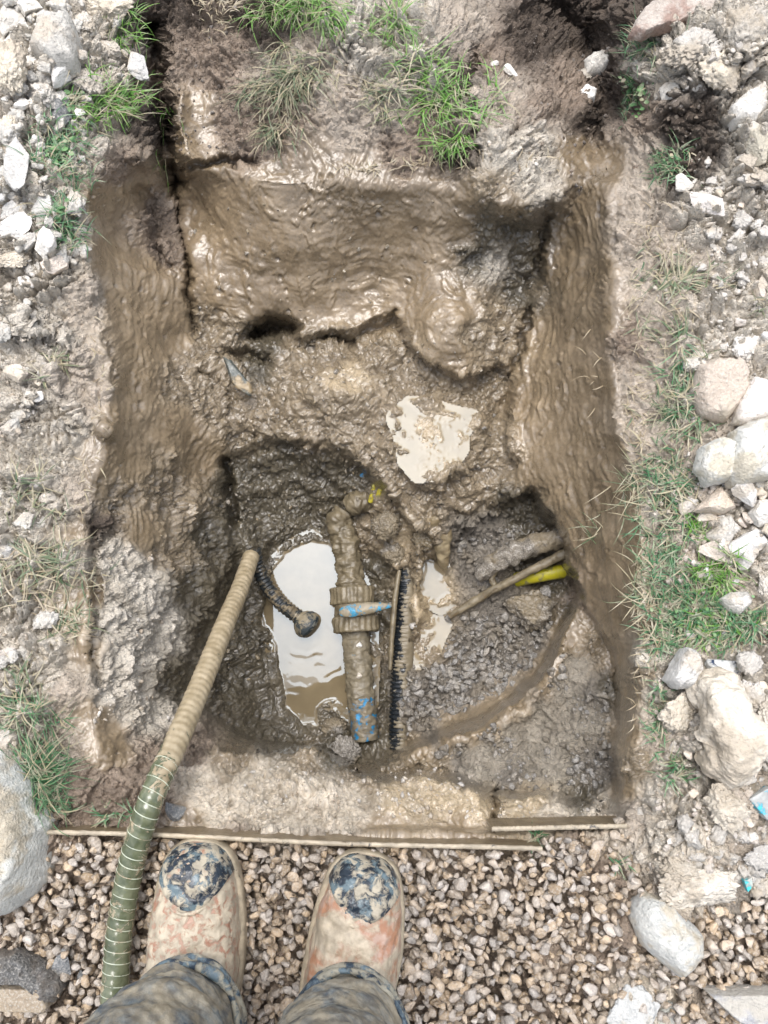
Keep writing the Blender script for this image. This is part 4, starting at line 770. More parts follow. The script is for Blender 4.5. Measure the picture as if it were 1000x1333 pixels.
slab('paving_block', [(-40, 1282), (55, 1284), (66, 1308), (62, 1314), (-40, 1311)], .03, mat_stone('tan_block', (.40, .33, .25), (.50, .43, .34), mudc=(.42, .36, .28), mudamt=.3), 'flat tan paving block at the left edge near the bottom', 'paving block', .97, z=.0, seed=17, rough=.001, round_=False, dome=.0)
slab('clay_lump', [(-30, 1245), (20, 1240), (45, 1252), (68, 1268), (80, 1290), (68, 1310), (54, 1282), (-30, 1280)], .03, mat_stone('wet_dark_clod', (.09, .09, .085), (.17, .165, .15), mudc=(.14, .12, .1), mudamt=.4, wet=.5), 'dark wet clod pressed against the tan paving block', 'clay lump', .7, z=.0, seed=18, rough=.006)
slab('painted_shard', [(973, 1040), (1000, 1024), (1030, 1040), (1020, 1080), (996, 1066)], .012, mat_coated('cyan_paint', (.03, .42, .58), (.36, .37, .36), .62, 60, .4, .7), 'flat grey shard with bright blue paint at the right edge', 'painted shard', .95, z=.045, seed=19, rough=.001, round_=False, dome=0)
slab('painted_shard', [(968, 1146), (978, 1142), (980, 1154), (974, 1162)], .008, mat_coated('teal_paint', (.04, .45, .5), (.4, .4, .36), .5, 60, .4, .7), 'tiny teal painted chip near the right edge below the flat shard', 'painted shard', .9, z=.03, seed=20, rough=.001, dome=0)

# ------------------------------------------------------------------ edging boards between pit and gravel
def board(name, a, b, hgt, thick, mat, label, waves=.002, seed=0, end_drop=0):
    A = U(*a); B = U(*b); d = (B-A); L = d.length; d.normalize(); nrm = Vector((-d.y, d.x, 0)).normalized(); n = 160
    prof = [(0, 0), (0, -hgt*.5), (0, -hgt), (-thick, -hgt), (-thick, -hgt*.5), (-thick, -.001), (-thick*.8, 0.0008), (-thick*.2, .0008)]
    V = []; k = len(prof)
    for i in range(n+1):
        c = A+d*(L*i/n); w_ = (.0015*math.sin(i*.05) if seed == 0 else 0)
        for (u_, v_) in prof:
            e = .0007*float(pn(i*.6, u_*900+seed, v_*60)); V.append(c+nrm*(u_+w_+e)+Vector((0, 0, v_+e)))
    F = [(i*k+j, i*k+(j+1) % k, (i+1)*k+(j+1) % k, (i+1)*k+j) for i in range(n) for j in range(k)]+[tuple(range(k)), tuple(n*k+j for j in reversed(range(k)))]
    return tag(mk(name, V, F, mat, smooth=False), label, 'edging')
M_board = mat_coated('mud_coated_edging', (.04, .04, .045), (.20, .15, .09), .93, 30, .35, .35, bumpd=.003)
M_lip = mat_coated('edging_lip', (.05, .05, .055), (.40, .34, .25), .74, 40, .4, .5, bumpd=.002)
b1 = board('edging_board', (58, 1081, .012), (706, 1104, .012), .12, .005, M_board, 'long mud coated edging board between the pit rim and the gravel')
b2 = board('edging_board', (640, 1077, .010), (816, 1073, .010), .06, .005, M_board, 'short edging board at the right end of the rim, behind the long one', seed=3)
for bb, a_, b_ in ((b1, (58, 1081, .012), (706, 1104, .012)), (b2, (640, 1077, .010), (816, 1073, .010))):
    A = U(*a_); B = U(*b_); d = B-A; n = 200; V = []; F = []
    nr = Vector((-d.y, d.x, 0)).normalized(); prof = [(.0006, -.002), (.0006, .0012), (-.0022, .0020), (-.0054, .0012), (-.0054, -.012)]
    sd_ = 0 if bb is b1 else 3
    for i in range(n+1):
        c = A+d*(i/n); ii = i*160/n; w_ = .0015*math.sin(ii*.05) if sd_ == 0 else 0
        for u_, v_ in prof:
            e = .0011*float(pn(i*.45+sd_*9, u_*500, v_*200)); V.append(c+nr*(u_+w_+e)+Vector((0, 0, v_+e)))
    k = len(prof); F = [(i*k+j, i*k+j+1, (i+1)*k+j+1, (i+1)*k+j) for i in range(n) for j in range(k-1)]
    mk('lip', V, F, M_lip, bb)

# ------------------------------------------------------------------ suction hose
def hose_mat():
    m, nt, b = newmat('green_hose'); n = N(nt); P = n.coord()
    sx = n('ShaderNodeSeparateXYZ'); n.l(P, sx.inputs[0])
    n1 = n.noise(P, 34, 6, .7, .6); n3 = n.noise(P, 60, 4)
    cover = n.mr(sx.outputs['Y'], -.26, -.02, -.05, .28)               # mud thickens towards the pit, where the hose lay in slurry
    k = n.mr(n.math('ADD', n1, cover), .52, .58)
    base = n.mix(n.mr(n3, .3, .7), (.07, .085, .045), (.15, .165, .10)); mud = n.mix(n.mr(n3, .3, .7), (.27, .215, .13), (.40, .33, .22))
    n.l(n.mix(k, base, mud), b.inputs['Base Color']); n.l(n.mr(k, 0, 1, .22, .5), b.inputs['Roughness'])
    b.inputs['Coat Weight'].default_value = .3; b.inputs['Coat Roughness'].default_value = .1
    n.l(n.bump(k, .5, .003, n.bump(n3, .3, .002)), b.inputs['Normal']); return m
HP = [U(135, 1460, .05), U(147, 1345, .035), U(150, 1285, .03), U(156, 1210, .028), U(168, 1140, .030), U(184, 1078, .041), U(203, 1025, .036), U(230, 965, -.02), U(262, 890, -.14), U(292, 815, -.28), U(313, 765, -.40), U(327, 724, -.49)]
HR = [.0185]*9+[.018, .0175, .017]
hose = empty('suction_hose', HP[3], 'long ribbed green suction hose running from the boots into the pit, muddy further down', 'hose')
rib = lambda L, th: 1+.022*np.cos(2*np.pi*L/.0125-th)
V_, F_ = sweep(HP, HR, n=48, prof=rib, sub=70, k=.028, ns=(55, 4)); mk('tube', V_, F_, hose_mat(), hose)
# the stiff spiral shows as pale raised wire
def helix(path, rad, pitch, wr, sub=70, upto=1.0):
    P = [Vector(p) for p in path]; pts = []
    for i in range(len(P)-1):
        p0 = P[max(i-1, 0)]; p1 = P[i]; p2 = P[i+1]; p3 = P[min(i+2, len(P)-1)]
        for s_ in range(sub):
            t = s_/sub; pts.append(.5*((2*p1)+(p2-p0)*t+(2*p0-5*p1+4*p2-p3)*t*t+(3*p1-p0-3*p2+p3)*t**3))
    pts = np.array([p[:] for p in pts]); L = np.concatenate([[0], np.cumsum(np.linalg.norm(np.diff(pts, axis=0), axis=1))])
    tot = L[-1]*upto; m = int(tot/pitch*22); l = np.linspace(0, tot, m); C_ = np.column_stack([np.interp(l, L, pts[:, i]) for i in range(3)])
    T = np.gradient(C_, axis=0); T /= np.linalg.norm(T, axis=1)[:, None]; A = np.cross(T, [0, 0, 1.]); A /= np.linalg.norm(A, axis=1)[:, None]; B = np.cross(A, T)
    th = 2*np.pi*l/pitch; H = C_+rad*(np.cos(th)[:, None]*A+np.sin(th)[:, None]*B); R = (H-C_)/rad
    V = np.stack([H+T*wr*a_+R*wr*b_ for a_, b_ in ((1, -.4), (.5, .7), (-.5, .7), (-1, -.4))], 1).reshape(-1, 3)
    idn = np.arange(m*4).reshape(m, 4); F = np.concatenate([np.stack([idn[:-1, a_], idn[1:, a_], idn[1:, a_+1], idn[:-1, a_+1]], -1) for a_ in range(3)])
    return V, F.astype(np.int32)
V_, F_ = helix(HP, .0187, .0145, .0007, upto=.47)
mk('spiral_wire', V_, F_, mat_coated('pale_spiral', (.50, .54, .42), (.33, .27, .18), .42, 40, .35, .5, bumpd=.001), hose)
M_dh = mat_coated('black_hose_end', (.022, .026, .028), (.15, .12, .075), .42, 45, .25, .35, bumpd=.003)
EP = [U(330, 716, -.50), U(336, 738, -.53), U(347, 762, -.55), U(366, 786, -.558), U(388, 803, -.562)]
V_, F_ = sweep(EP, [.0145, .0145, .0145, .0145, .015], n=36, prof=lambda L, th: 1+.07*np.cos(2*np.pi*L/.0095), k=.05, sub=60); mk('hose_end', V_, F_, M_dh, hose)
sc0 = U(384, 800, -.56); sc1 = U(413, 823, -.575); ax = (sc1-sc0).normalized()
V_, F_ = sweep([sc0-ax*.004, sc0+ax*.008, sc0+ax*.016, sc0+ax*.026, sc0+ax*.034, sc0+ax*.040], [.013, .014, .023, .0295, .0300, .029], n=48, k=.03, sub=8); st = mk('strainer', V_, F_, mat_coated('strainer_shell', (.04, .05, .055), (.20, .17, .115), .52, 50, .25, .4, bumpd=.002), hose)
V_, F_ = sweep([sc0+ax*.034, sc0+ax*.041, sc0+ax*.046, sc0+ax*.049, sc0+ax*.050], [.0295, .0288, .024, .016, .004], n=60, sub=14, prof=lambda L, th: 1-.07*((np.cos(th*15)*np.cos(2*np.pi*L/.0055)) > .1)); mk('strainer_grid', V_, F_, mat_coated('strainer_black', (.02, .03, .035), (.22, .22, .19), .4, 90, .18, .3, bumpd=.0015), st)

# ------------------------------------------------------------------ blue water pipe with its valve
MUDC = (.15, .122, .076)
M_crust = mat_coated('mud_crust', (.05, .16, .26), MUDC, .97, 40, .3, .38, bumpd=.006)
M_bluepipe = mat_coated('blue_pipe', (.03, .17, .30), (.165, .14, .095), .84, 55, .3, .45, bumpd=.004)
M_bluebare = mat_coated('blue_pipe_bare', (.015, .20, .40), (.155, .13, .088), .62, 60, .3, .45, bumpd=.004)
pipe = empty('water_pipe', U(470, 860, -.6), 'muddy blue water pipe with coupling nuts and blue valve lever crossing the puddle', 'water pipe')
V_, F_ = sweep([U(437, 668, -.55), U(446, 690, -.555), U(453, 725, -.56), U(458, 768, -.56)], [.023, .029, .029, .028], n=48, k=.24, sub=50, ns=(55, 4), seed=2); mk('upper_pipe', V_, F_, M_crust, pipe)
V_, F_ = sweep([U(462, 818, -.562), U(466, 860, -.565), U(470, 912, -.568)], [.0285, .0285, .028], n=48, k=.15, sub=60, ns=(60, 4), seed=5); mk('lower_pipe', V_, F_, M_bluepipe, pipe)
V_, F_ = sweep([U(470, 908, -.568), U(473, 935, -.57), U(476, 962, -.575)], [.0285, .028, .028], n=48, k=.09, sub=60, ns=(70, 4), seed=6); mk('pipe_end', V_, F_, M_bluebare, pipe)
V_, F_ = sweep([U(460, 785, -.556), U(462, 797, -.556), U(463, 808, -.556)], [.041, .043, .041], n=48, k=.10, sub=20); mk('valve_body', V_, F_, mat_coated('valve_body', (.03, .06, .09), MUDC, .72, 50, .25, .35), pipe)
for y0, y1, sd_ in ((764, 787, 1), (802, 823, 2)):
    c0 = U(459+(y0 > 790)*3, y0, -.556); c1 = U(460+(y0 > 790)*3, y1, -.556)
    V_, F_ = sweep([c0, c0.lerp(c1, .12), c0.lerp(c1, .88), c1], [.040, .0475, .0475, .042], n=120, sub=24, k=.085, seed=sd_, prof=lambda L, th: 1+.022*np.sign(np.cos(th*22))); mk('coupling_nut', V_, F_, mat_coated('coupling_nut', (.04, .05, .05), (.165, .135, .085), .90, 45, .3, .38, bumpd=.004), pipe)
V_, F_ = sweep([U(443, 797, -.485), U(448, 796.5, -.482), U(462, 794, -.478), U(482, 791, -.476), U(500, 789, -.476), U(510, 788, -.476)], [.006, .0115, .0138, .012, .007, .003], n=28, sub=16, k=.08, ns=(90, 3)); V_[:, 2] = (V_[:, 2]+.478*DS)*.55-.478*DS
lv = mk('lever', V_, F_, mat_coated('blue_lever', (.03, .24, .40), (.22, .185, .125), .56, 60, .3, .45, bumpd=.003), pipe)
V_, F_ = sweep([U(456, 797, -.53), U(456, 796, -.487)], [.012, .011], n=20, sub=6); mk('stem', V_, F_, M_crust, lv)
fit = empty('pipe_fitting', U(468, 656, -.52), 'round knobbed pipe fitting caked in mud at the top of the blue pipe', 'pipe fitting')
V_, F_ = sweep([U(455, 662, -.52), U(466, 654, -.51), U(478, 652, -.515), U(488, 655, -.53)], [.020, .025, .023, .016], n=40, k=.25, sub=30, ns=(60, 4)); mk('elbow', V_, F_, M_crust, fit)
V_, F_ = sweep([U(448, 664, -.535), U(440, 678, -.54), U(440, 694, -.55)], [.020, .024, .020], n=36, k=.2, sub=30, ns=(60, 4)); mk('branch', V_, F_, M_crust, fit)
for px, py, wp, lb in ((498, 684, 44, 'biggest wet mud clod right of the pipe fitting'), (507, 722, 36, 'wet mud clod over the top of the black corrugated pipe'), (434, 940, 34, 'wet mud clod at the foot of the puddle'), (452, 975, 40, 'dark mud clod below the end of the blue pipe'), (545, 700, 36, 'wet mud clod under the hanging tongue')):
    rock('mud_clod', px, py, wp, wp*1.05, px % 90, M_brown, lb, 'mud clod', sub=5, cuts=2, rough=.13, lumps=.2, flat=.6, sink=.3)
# black corrugated duct, half buried
duct = empty('corrugated_pipe', U(516, 850, -.58), 'black corrugated pipe half buried in mud along the right of the blue pipe', 'corrugated pipe')
def duct_mat():
    m, nt, b = newmat('black_duct'); n = N(nt); P = n.coord(); g = n('ShaderNodeNewGeometry'); sx = n('ShaderNodeSeparateXYZ'); n.l(g.outputs['Normal'], sx.inputs[0])
    n1 = n.noise(P, 40, 5, .65); k = n.mr(n.math('ADD', n1, n.math('MULTIPLY', sx.outputs['X'], .30)), .40, .47)
    n.l(n.mix(k, (.014, .017, .02), (.18, .15, .10)), b.inputs['Base Color']); n.l(n.mr(k, 0, 1, .2, .4), b.inputs['Roughness'])
    n.l(n.bump(k, .5, .004, n.bump(n.noise(P, 150, 3), .3, .002)), b.inputs['Normal']); return m
V_, F_ = sweep([U(535, 700, -.57), U(531, 740, -.568), U(529, 790, -.568), U(525, 850, -.572), U(522, 920, -.578), U(521, 985, -.586)], [.022]*6, n=40, sub=90, k=.09, ns=(50, 4), prof=lambda L, th: 1+.08*np.sign(np.cos(2*np.pi*L/.0088))*np.clip(.35+.75*np.cos(th), 0, 1)); mk('duct_wall', V_, F_, duct_mat(), duct)
V_, F_ = sweep([U(520, 742, -.535), U(515, 775, -.535), U(511, 820, -.54), U(508, 872, -.548)], [.0045, .006, .006, .004], n=14, sub=20, k=.2)
tag(mk('stick', V_, F_, M_crust), 'thin muddy stick lying along the left side of the corrugated pipe', 'stick')
# root, torn clay flap and yellow pipe in the right hand hollow
M_root = mat_coated('muddy_root', (.12, .09, .05), (.17, .14, .09), .6, 50, .35, .45)
rt = empty('root', U(660, 760, -.5), 'long muddy root slanting across the hollow in front of the yellow pipe', 'root')
V_, F_ = sweep([U(585, 803, -.545), U(612, 786, -.53), U(642, 768, -.505), U(675, 751, -.48), U(708, 734, -.465), U(742, 717, -.455)], [.006, .009, .0085, .008, .009, .011], n=22, sub=30, k=.22, ns=(50, 4)); mk('stem', V_, F_, M_root, rt)
V_, F_ = sweep([U(648, 766, -.505), U(640, 750, -.50), U(655, 735, -.49), U(690, 722, -.48)], [.006, .007, .008, .006], n=16, sub=20, k=.25, ns=(50, 3)); mk('branch', V_, F_, M_root, rt)
V_, F_ = sweep([U(622, 752, -.50), U(650, 730, -.475), U(690, 712, -.455), U(738, 698, -.44)], [.012, .022, .022, .020], n=36, sub=30, k=.3, ns=(45, 5)); V_ = np.array(V_)
tag(mk('clay_flap', V_, F_, M_brown), 'torn ragged flap of clay hanging above the muddy root', 'clay flap')
V_, F_ = sweep([U(565, 668, -.44), U(574, 700, -.47), U(577, 728, -.50), U(580, 742, -.53)], [.030, .022, .013, .004], n=30, sub=30, k=.2, ns=(45, 4)); tag(mk('mud_tongue', V_, F_, MUDT := mat_coated('mud_tongue', (.2, .155, .09), (.26, .21, .13), .5, 30, .3, .3)), 'pointed tongue of mud dripping from the lip of the shelf', 'mud lump')
M_yel = mat_coated('yellow_pipe', (.42, .38, .02), (.2, .18, .07), .42, 50, .3, .4, bumpd=.002)
V_, F_ = sweep([U(672, 755, -.545), U(700, 749, -.515), U(740, 742, -.508)], [.015, .015, .015], n=32, sub=20, k=.02); tag(mk('yellow_pipe', V_, F_, M_yel), 'short bare length of bright yellow gas pipe showing under the root', 'gas pipe')
def strip(pts, wd, th, mat, name, label, cat):
    V_, F_ = sweep(pts, [wd]*len(pts), n=12, sub=10, k=.12, ns=(120, 2)); V_ = np.array(V_); return tag(mk(name, V_, F_, mat), label, cat)
ty = mat_coated('yellow_tape', (.42, .36, .03), (.16, .14, .06), .42, 70, .35, .45, bumpd=.002)
strip([U(487, 622, -.468), U(486, 637, -.47), U(482, 654, -.483)], .0052, 0, ty, 'yellow_strap', 'left one of two short yellow straps above the pipe fitting', 'strap')
strip([U(498, 620, -.462), U(496, 635, -.464), U(491, 650, -.475)], .0060, 0, ty, 'yellow_strap', 'right one of two short yellow straps above the pipe fitting', 'strap')
strip([U(470, 621, -.468), U(478, 613, -.463), U(485, 609, -.462)], .0055, 0, mat_coated('blue_bit', (.03, .17, .32), (.16, .14, .1), .45, 70, .35, .45, bumpd=.002), 'blue_offcut', 'small blue plastic offcut stuck in mud above the yellow straps', 'plastic piece')
for px, py, s_, lb in ((467, 840, 9, 'small pale pebble stuck on the blue pipe just below the valve'), (467, 880, 9, 'small pale pebble stuck midway down the blue pipe'), (534, 813, 10, 'round white pebble in mud right of the corrugated pipe')):
    o = rock('pebble', px, py, s_, s_, 0, M_pale, lb, 'pebble', sub=3, flat=.9); 
    if px < 500: o.location = U(px, py, -.532)

# ------------------------------------------------------------------ grass
def blades(name, patches, mat, label=None):
    V = []; F = []; o_ = 0
    for (px, py, rx, ry, n, ln, lean, comb) in patches:
        lean = min(.95, lean+.15)
        centers = [(random.gauss(0, .46), random.gauss(0, .46)) for _ in range(max(3, n//9))]
        for _ in range(int(n*1.05)):
            cx_, cy_ = random.choice(centers); P = at(px+rx*(cx_+random.gauss(0, .16)), py+ry*(cy_+random.gauss(0, .16)))
            L = ln*random.uniform(.5, 1.5); a = random.gauss(math.radians(comb), .8) if comb is not None else random.uniform(0, 6.283)
            d = np.array([math.cos(a), math.sin(a), 0]); s_ = np.array([-d[1], d[0], 0]); wd = random.uniform(.0006, .0014); ph0 = random.uniform(.2, 1.1)*(1-lean)+.12; cur = random.uniform(.5, 1.8); sw = random.gauss(0, .6)
            p = np.array(P[:])-np.array([0, 0, .002]); k = 6; ph = ph0+.3
            for i in range(k+1):
                w_ = wd*(1-(i/k)**1.6)+.0001; V += [p-s_*w_, p+s_*w_+np.array([0, 0, .0004])]
                dd = d*math.cos(ph)+s_*sw*(i/k); p = p+(dd+np.array([0, 0, math.sin(ph)]))*L/k; ph -= cur/k
                if p[2] < P.z+.0015: p[2] = P.z+.0015
                if i < k: q = o_+2*i; F.append((q, q+1, q+3, q+2))
            o_ += 2*(k+1)
    return tag(mk(name, V, np.array(F, np.int32), mat), label, kind='stuff')
Gb = mat_grass('bright_grass', (.05, .17, .015), (.15, .30, .05), dryamt=.16); Gd = mat_grass('dull_grass', (.05, .10, .045), (.15, .17, .09), dryamt=.4); Gg = mat_grass('bluish_grass', (.03, .12, .05), (.09, .20, .085), dryamt=.2)
blades('grass', [(160, 40, 22, 30, 130, .045, .3, None), (145, 130, 50, 30, 230, .05, .3, None), (210, 170, 10, 40, 40, .06, .3, 260), (120, 155, 40, 20, 90, .04, .4, None)], Gb)
blades('grass', [(80, 195, 38, 40, 240, .042, .4, None), (92, 292, 26, 34, 170, .038, .4, None), (95, 240, 20, 20, 60, .035, .4, None)], Gg)
blades('grass', [(60, 745, 50, 45, 170, .045, .85, None), (85, 815, 35, 26, 80, .035, .8, None), (40, 640, 60, 30, 80, .04, .9, None), (30, 900, 40, 40, 120, .035, .7, None), (60, 470, 40, 30, 40, .03, .8, None)], Gd)
blades('grass', [(50, 1010, 30, 50, 420, .055, .15, None), (75, 1050, 14, 20, 80, .03, .3, None), (45, 925, 40, 20, 90, .035, .5, None)], Gg)
blades('grass', [(385, 8, 56, 20, 300, .06, .2, 270), (430, 25, 30, 15, 90, .05, .3, 290), (510, 35, 34, 18, 130, .045, .4, None)], Gb)
blades('grass', [(372, 110, 50, 50, 320, .055, .5, 255), (350, 170, 30, 25, 80, .04, .6, 270), (495, 120, 30, 40, 120, .04, .6, None)], Gd)
blades('grass', [(580, 130, 50, 40, 300, .05, .5, None), (540, 85, 30, 20, 90, .045, .4, None), (585, 185, 22, 16, 90, .045, .3, 250)], Gb)
blades('grass', [(845, 62, 26, 22, 140, .04, .4, None), (826, 128, 18, 34, 160, .022, .2, None), (868, 218, 30, 22, 120, .035, .5, None)], Gg)
blades('grass', [(880, 372, 60, 14, 150, .045, .75, 10), (860, 345, 40, 40, 60, .04, .8, None), (990, 392, 14, 10, 30, .03, .3, None)], Gd)
blades('grass', [(885, 475, 30, 40, 90, .035, .6, None), (888, 545, 36, 40, 150, .035, .55, None), (870, 620, 36, 45, 130, .035, .6, None), (862, 690, 36, 40, 150, .04, .6, None)], Gg)
blades('grass', [(875, 520, 45, 70, 170, .04, .85, None), (850, 640, 45, 60, 200, .045, .85, None), (850, 760, 30, 60, 140, .04, .85, None), (850, 440, 40, 40, 50, .04, .9, None)], Gd)
blades('grass', [(900, 790, 60, 34, 520, .032, .35, None), (945, 815, 50, 26, 380, .03, .3, None), (870, 735, 40, 30, 150, .035, .5, None), (860, 830, 30, 20, 120, .03, .4, None)], Gg)
blades('grass', [(935, 745, 34, 26, 260, .03, .3, None), (925, 812, 50, 22, 170, .028, .3, None), (905, 690, 14, 20, 60, .025, .3, None)], Gb)
blades('grass', [(852, 930, 18, 60, 120, .022, .6, None), (880, 1005, 22, 22, 90, .022, .4, None), (138, 1060, 28, 8, 50, .022, .4, None), (365, 1085, 22, 6, 0, .02, .4, None), (700, 1088, 20, 8, 50, .02, .4, None), (805, 1120, 20, 20, 25, .02, .4, None)], Gg)
blades('straw', [(828, 520, 14, 160, 110, .018, .92, None), (838, 820, 14, 130, 130, .016, .9, None), (120, 600, 20, 200, 60, .02, .9, None), (840, 400, 60, 150, 90, .03, .92, None), (300, 20, 60, 40, 160, .02, .5, None), (520, 215, 120, 10, 110, .018, .5, None), (380, 90, 60, 60, 120, .035, .7, None), (60, 760, 60, 60, 60, .06, .9, None)],
       mat_grass('dead_straw', (.24, .19, .12), (.36, .30, .20), dryamt=.1), 'dead straw and fine roots caught along the broken pit edges')
def leafset(name, patches, mat):
    V = []; F = []; o_ = 0
    for px, py, rx, ry, n, sz_ in patches:
        for _ in range(n):
            P = np.array(at(px+rx*random.gauss(0, .5), py+ry*random.gauss(0, .5))[:]); a = random.uniform(0, 6.28); t = random.uniform(-.5, .5)
            d = np.array([math.cos(a), math.sin(a), t]); s_ = np.array([-math.sin(a), math.cos(a), random.uniform(-.3, .3)]); L = sz_*random.uniform(.6, 1.2); P = P+[0, 0, random.uniform(.003, .014)]
            for u_, v_, z_ in ((0, 0, 0), (.3, .3, .05), (.7, .34, .04), (1, 0, -.1), (.7, -.34, .04), (.3, -.3, .05), (.5, 0, -.05)): V.append(P+d*L*u_+s_*L*v_+np.array([0, 0, z_*L]))
            F += [(o_+a_, o_+b_, o_+6) for a_, b_ in ((0, 1), (1, 2), (2, 3), (3, 4), (4, 5), (5, 0))]; o_ += 7
    return tag(mk(name, V, np.array(F, np.int32), mat), kind='stuff')
leafset('weeds', [(826, 125, 14, 28, 110, .010), (95, 135, 14, 8, 40, .012), (78, 200, 24, 22, 70, .011), (85, 285, 10, 10, 24, .013), (920, 805, 60, 24, 160, .007), (870, 215, 16, 14, 30, .008)], mat_grass('weed_leaf', (.06, .16, .05), (.14, .28, .10), dryamt=.08))

# ------------------------------------------------------------------ the person standing at the edge
person = empty('person', (-.13, -.5, 0), 'person in mud caked tan boots with dark toe caps and muddy dark jeans', 'person')
M_boot = mat_coated('muddy_leather', (.42, .26, .185), (.46, .395, .295), .58, 75, .4, .5, blot=(.38, .20, .13), thr_soft=.07, bumpd=.004)
M_boot2 = mat_coated('muddy_leather_clearer', (.40, .205, .12), (.45, .38, .28), .54, 22, .3, .5, blot=(.45, .31, .24), thr_soft=.08, bumpd=.004)
M_cap = mat_coated('rubber_toe_cap', (.015, .024, .036), (.42, .37, .28), .46, 60, .25, .5, blot=(.13, .18, .20), thr_soft=.06, bumpd=.005)
M_sole = mat_coated('boot_sole', (.05, .04, .035), (.36, .30, .21), .8, 30, .5, .6)
def boot(toe, back, m_up, seed):
    T = U(*toe); Bk = U(*back); T.z = Bk.z = 0; d = np.array((Bk-T).normalized()[:]); s_ = np.array([-d[1], d[0], 0]); T = np.array(T[:]); L = .315; nz = .004
    tt = np.array([0, .015, .04, .08, .13, .2, .28, .38, .5, .62, .74, .86, .95, 1]); W = np.array([.010, .025, .036, .045, .051, .056, .060, .0625, .063, .060, .056, .052, .044, .02]); H = np.array([.020, .042, .056, .066, .072, .076, .080, .086, .098, .114, .128, .134, .13, .10])
    def loft(t0, t1, grow, zlo, zhi=None, n=60, m=40, ns_=0.0, full=False):
        V = []
        for i in range(n+1):
            t = t0+(t1-t0)*i/n; w_ = np.interp(t, tt, W)+grow; h_ = (np.interp(t, tt, H) if zhi is None else zhi)+grow*.6
            bend = .004*math.sin(t*3)
            for j in range(m+1):
                th = math.pi*j/m; cx_ = math.cos(th); sx_ = math.sin(th); p_ = .62 if zhi is None else .25
                x_ = w_*math.copysign(abs(cx_)**p_, cx_)*(1-.10*sx_*0); z_ = zlo+(h_-zlo)*abs(sx_)**(.85 if zhi is None else .25)
                V.append(T+d*(L*t)+s_*(x_+bend)+np.array([0, 0, z_]))
        V = np.array(V); kk = fbm(V[:, 0]+seed, V[:, 1], V[:, 2], 22, 4); cr = fbm(V[:, 0]*1.0+seed, V[:, 1], V[:, 2], 60, 4, ridge=True)
        V[:, 2] += ns_*kk+ns_*.45*cr; V[:, 0] += ns_*.7*fbm(V[:, 0]+seed+4, V[:, 1], V[:, 2], 26, 3)
        idn = np.arange((n+1)*(m+1)).reshape(n+1, m+1); F = np.stack([idn[:-1, :-1], idn[1:, :-1], idn[1:, 1:], idn[:-1, 1:]], -1).reshape(-1, 4).tolist()
        F += [tuple(idn[0].tolist()), tuple(idn[-1, ::-1].tolist())]
        return V, [tuple(f) for f in F]
    bt = mk('boot', *loft(0, 1, 0, .012, ns_=.0045, n=110, m=80), m_up, person)
    mk('sole', *loft(-.004, 1.0, .006, 0, zhi=.020, ns_=.0012), M_sole, bt)
    V = []; n_, m_ = 44, 56
    for i in range(n_+1):
        for j in range(m_+1):
            th = math.pi*j/m_; fx = math.copysign(abs(math.cos(th))**.62, math.cos(th)); l_ = .05
            for _ in range(12): l_ = .5*l_+.5*max(.02, (.076-15*(np.interp(l_*i/n_/L, tt, W)*fx)**2))
            t = .004+l_*i/n_/L; edge = .0020*(1-max(0, (i/n_-.93)/.07))
            w_ = np.interp(t, tt, W)+edge; h_ = np.interp(t, tt, H)+edge*.8+.003*math.sin(math.pi*i/n_)
            V.append(T+d*(L*t)+s_*(w_*fx+.004*math.sin(t*3))+np.array([0, 0, .022+(h_-.022)*math.sin(th)**.85]))
    V = np.array(V); V[:, 2] += .0016*fbm(V[:, 0]+seed, V[:, 1], V[:, 2], 50, 4, ridge=True)
    idn = np.arange((n_+1)*(m_+1)).reshape(n_+1, m_+1); F = [tuple(f) for f in np.stack([idn[:-1, :-1], idn[1:, :-1], idn[1:, 1:], idn[:-1, 1:]], -1).reshape(-1, 4).tolist()]
    mk('toe_cap', V, F, M_cap, bt)
    # seam ridge behind the cap and crease over the instep
    P_ = []
    for j in range(-14, 15):
        x_ = .045*j/14; l_ = .081-15*x_**2; t = l_/L; w_ = np.interp(t, tt, W); h_ = np.interp(t, tt, H)
        z_ = .012+(h_-.012)*max(0, 1-abs(min(abs(x_)/w_, 1))**(2/.9))**(.45); P_.append(T+d*l_+s_*x_+np.array([0, 0, z_+.001]))
    V, F = sweep(P_, [.0028]*len(P_), n=8, sub=4, k=.25, ns=(80, 3)); mk('seam', V, F, m_up, bt)
    return T, d, s_, bt
tl = boot((258, 1096, .03), (234, 1270, .09), M_boot, 1.0); tr = boot((480, 1113, .03), (450, 1290, .09), M_boot2, 9.0)
def jean_mat():
    m, nt, b = newmat('muddy_denim'); n = N(nt); P = n.coord(); n1 = n.noise(P, 22, 6, .65, .8); n3 = n.noise(P, 70, 4); wv = n.noise(P, 700, 2)
    den = n.mix(n.mr(n3, .35, .65), (.03, .05, .075), (.15, .18, .195)); mud = n.mix(n.mr(n3, .3, .7), (.24, .205, .145), (.38, .335, .25))
    k = n.mr(n1, .28, .66); n.l(n.mix(k, den, mud), b.inputs['Base Color']); b.inputs['Roughness'].default_value = .7
    n.l(n.bump(wv, .3, .001, n.bump(n3, .5, .005)), b.inputs['Normal']); return m
JM = jean_mat(); CM = mat_coated('denim_cuff', (.02, .035, .055), (.30, .28, .22), .50, 38, .6, .7, blot=(.12, .17, .20)); CUFFS = []; VV = []; FF = []; off = 0
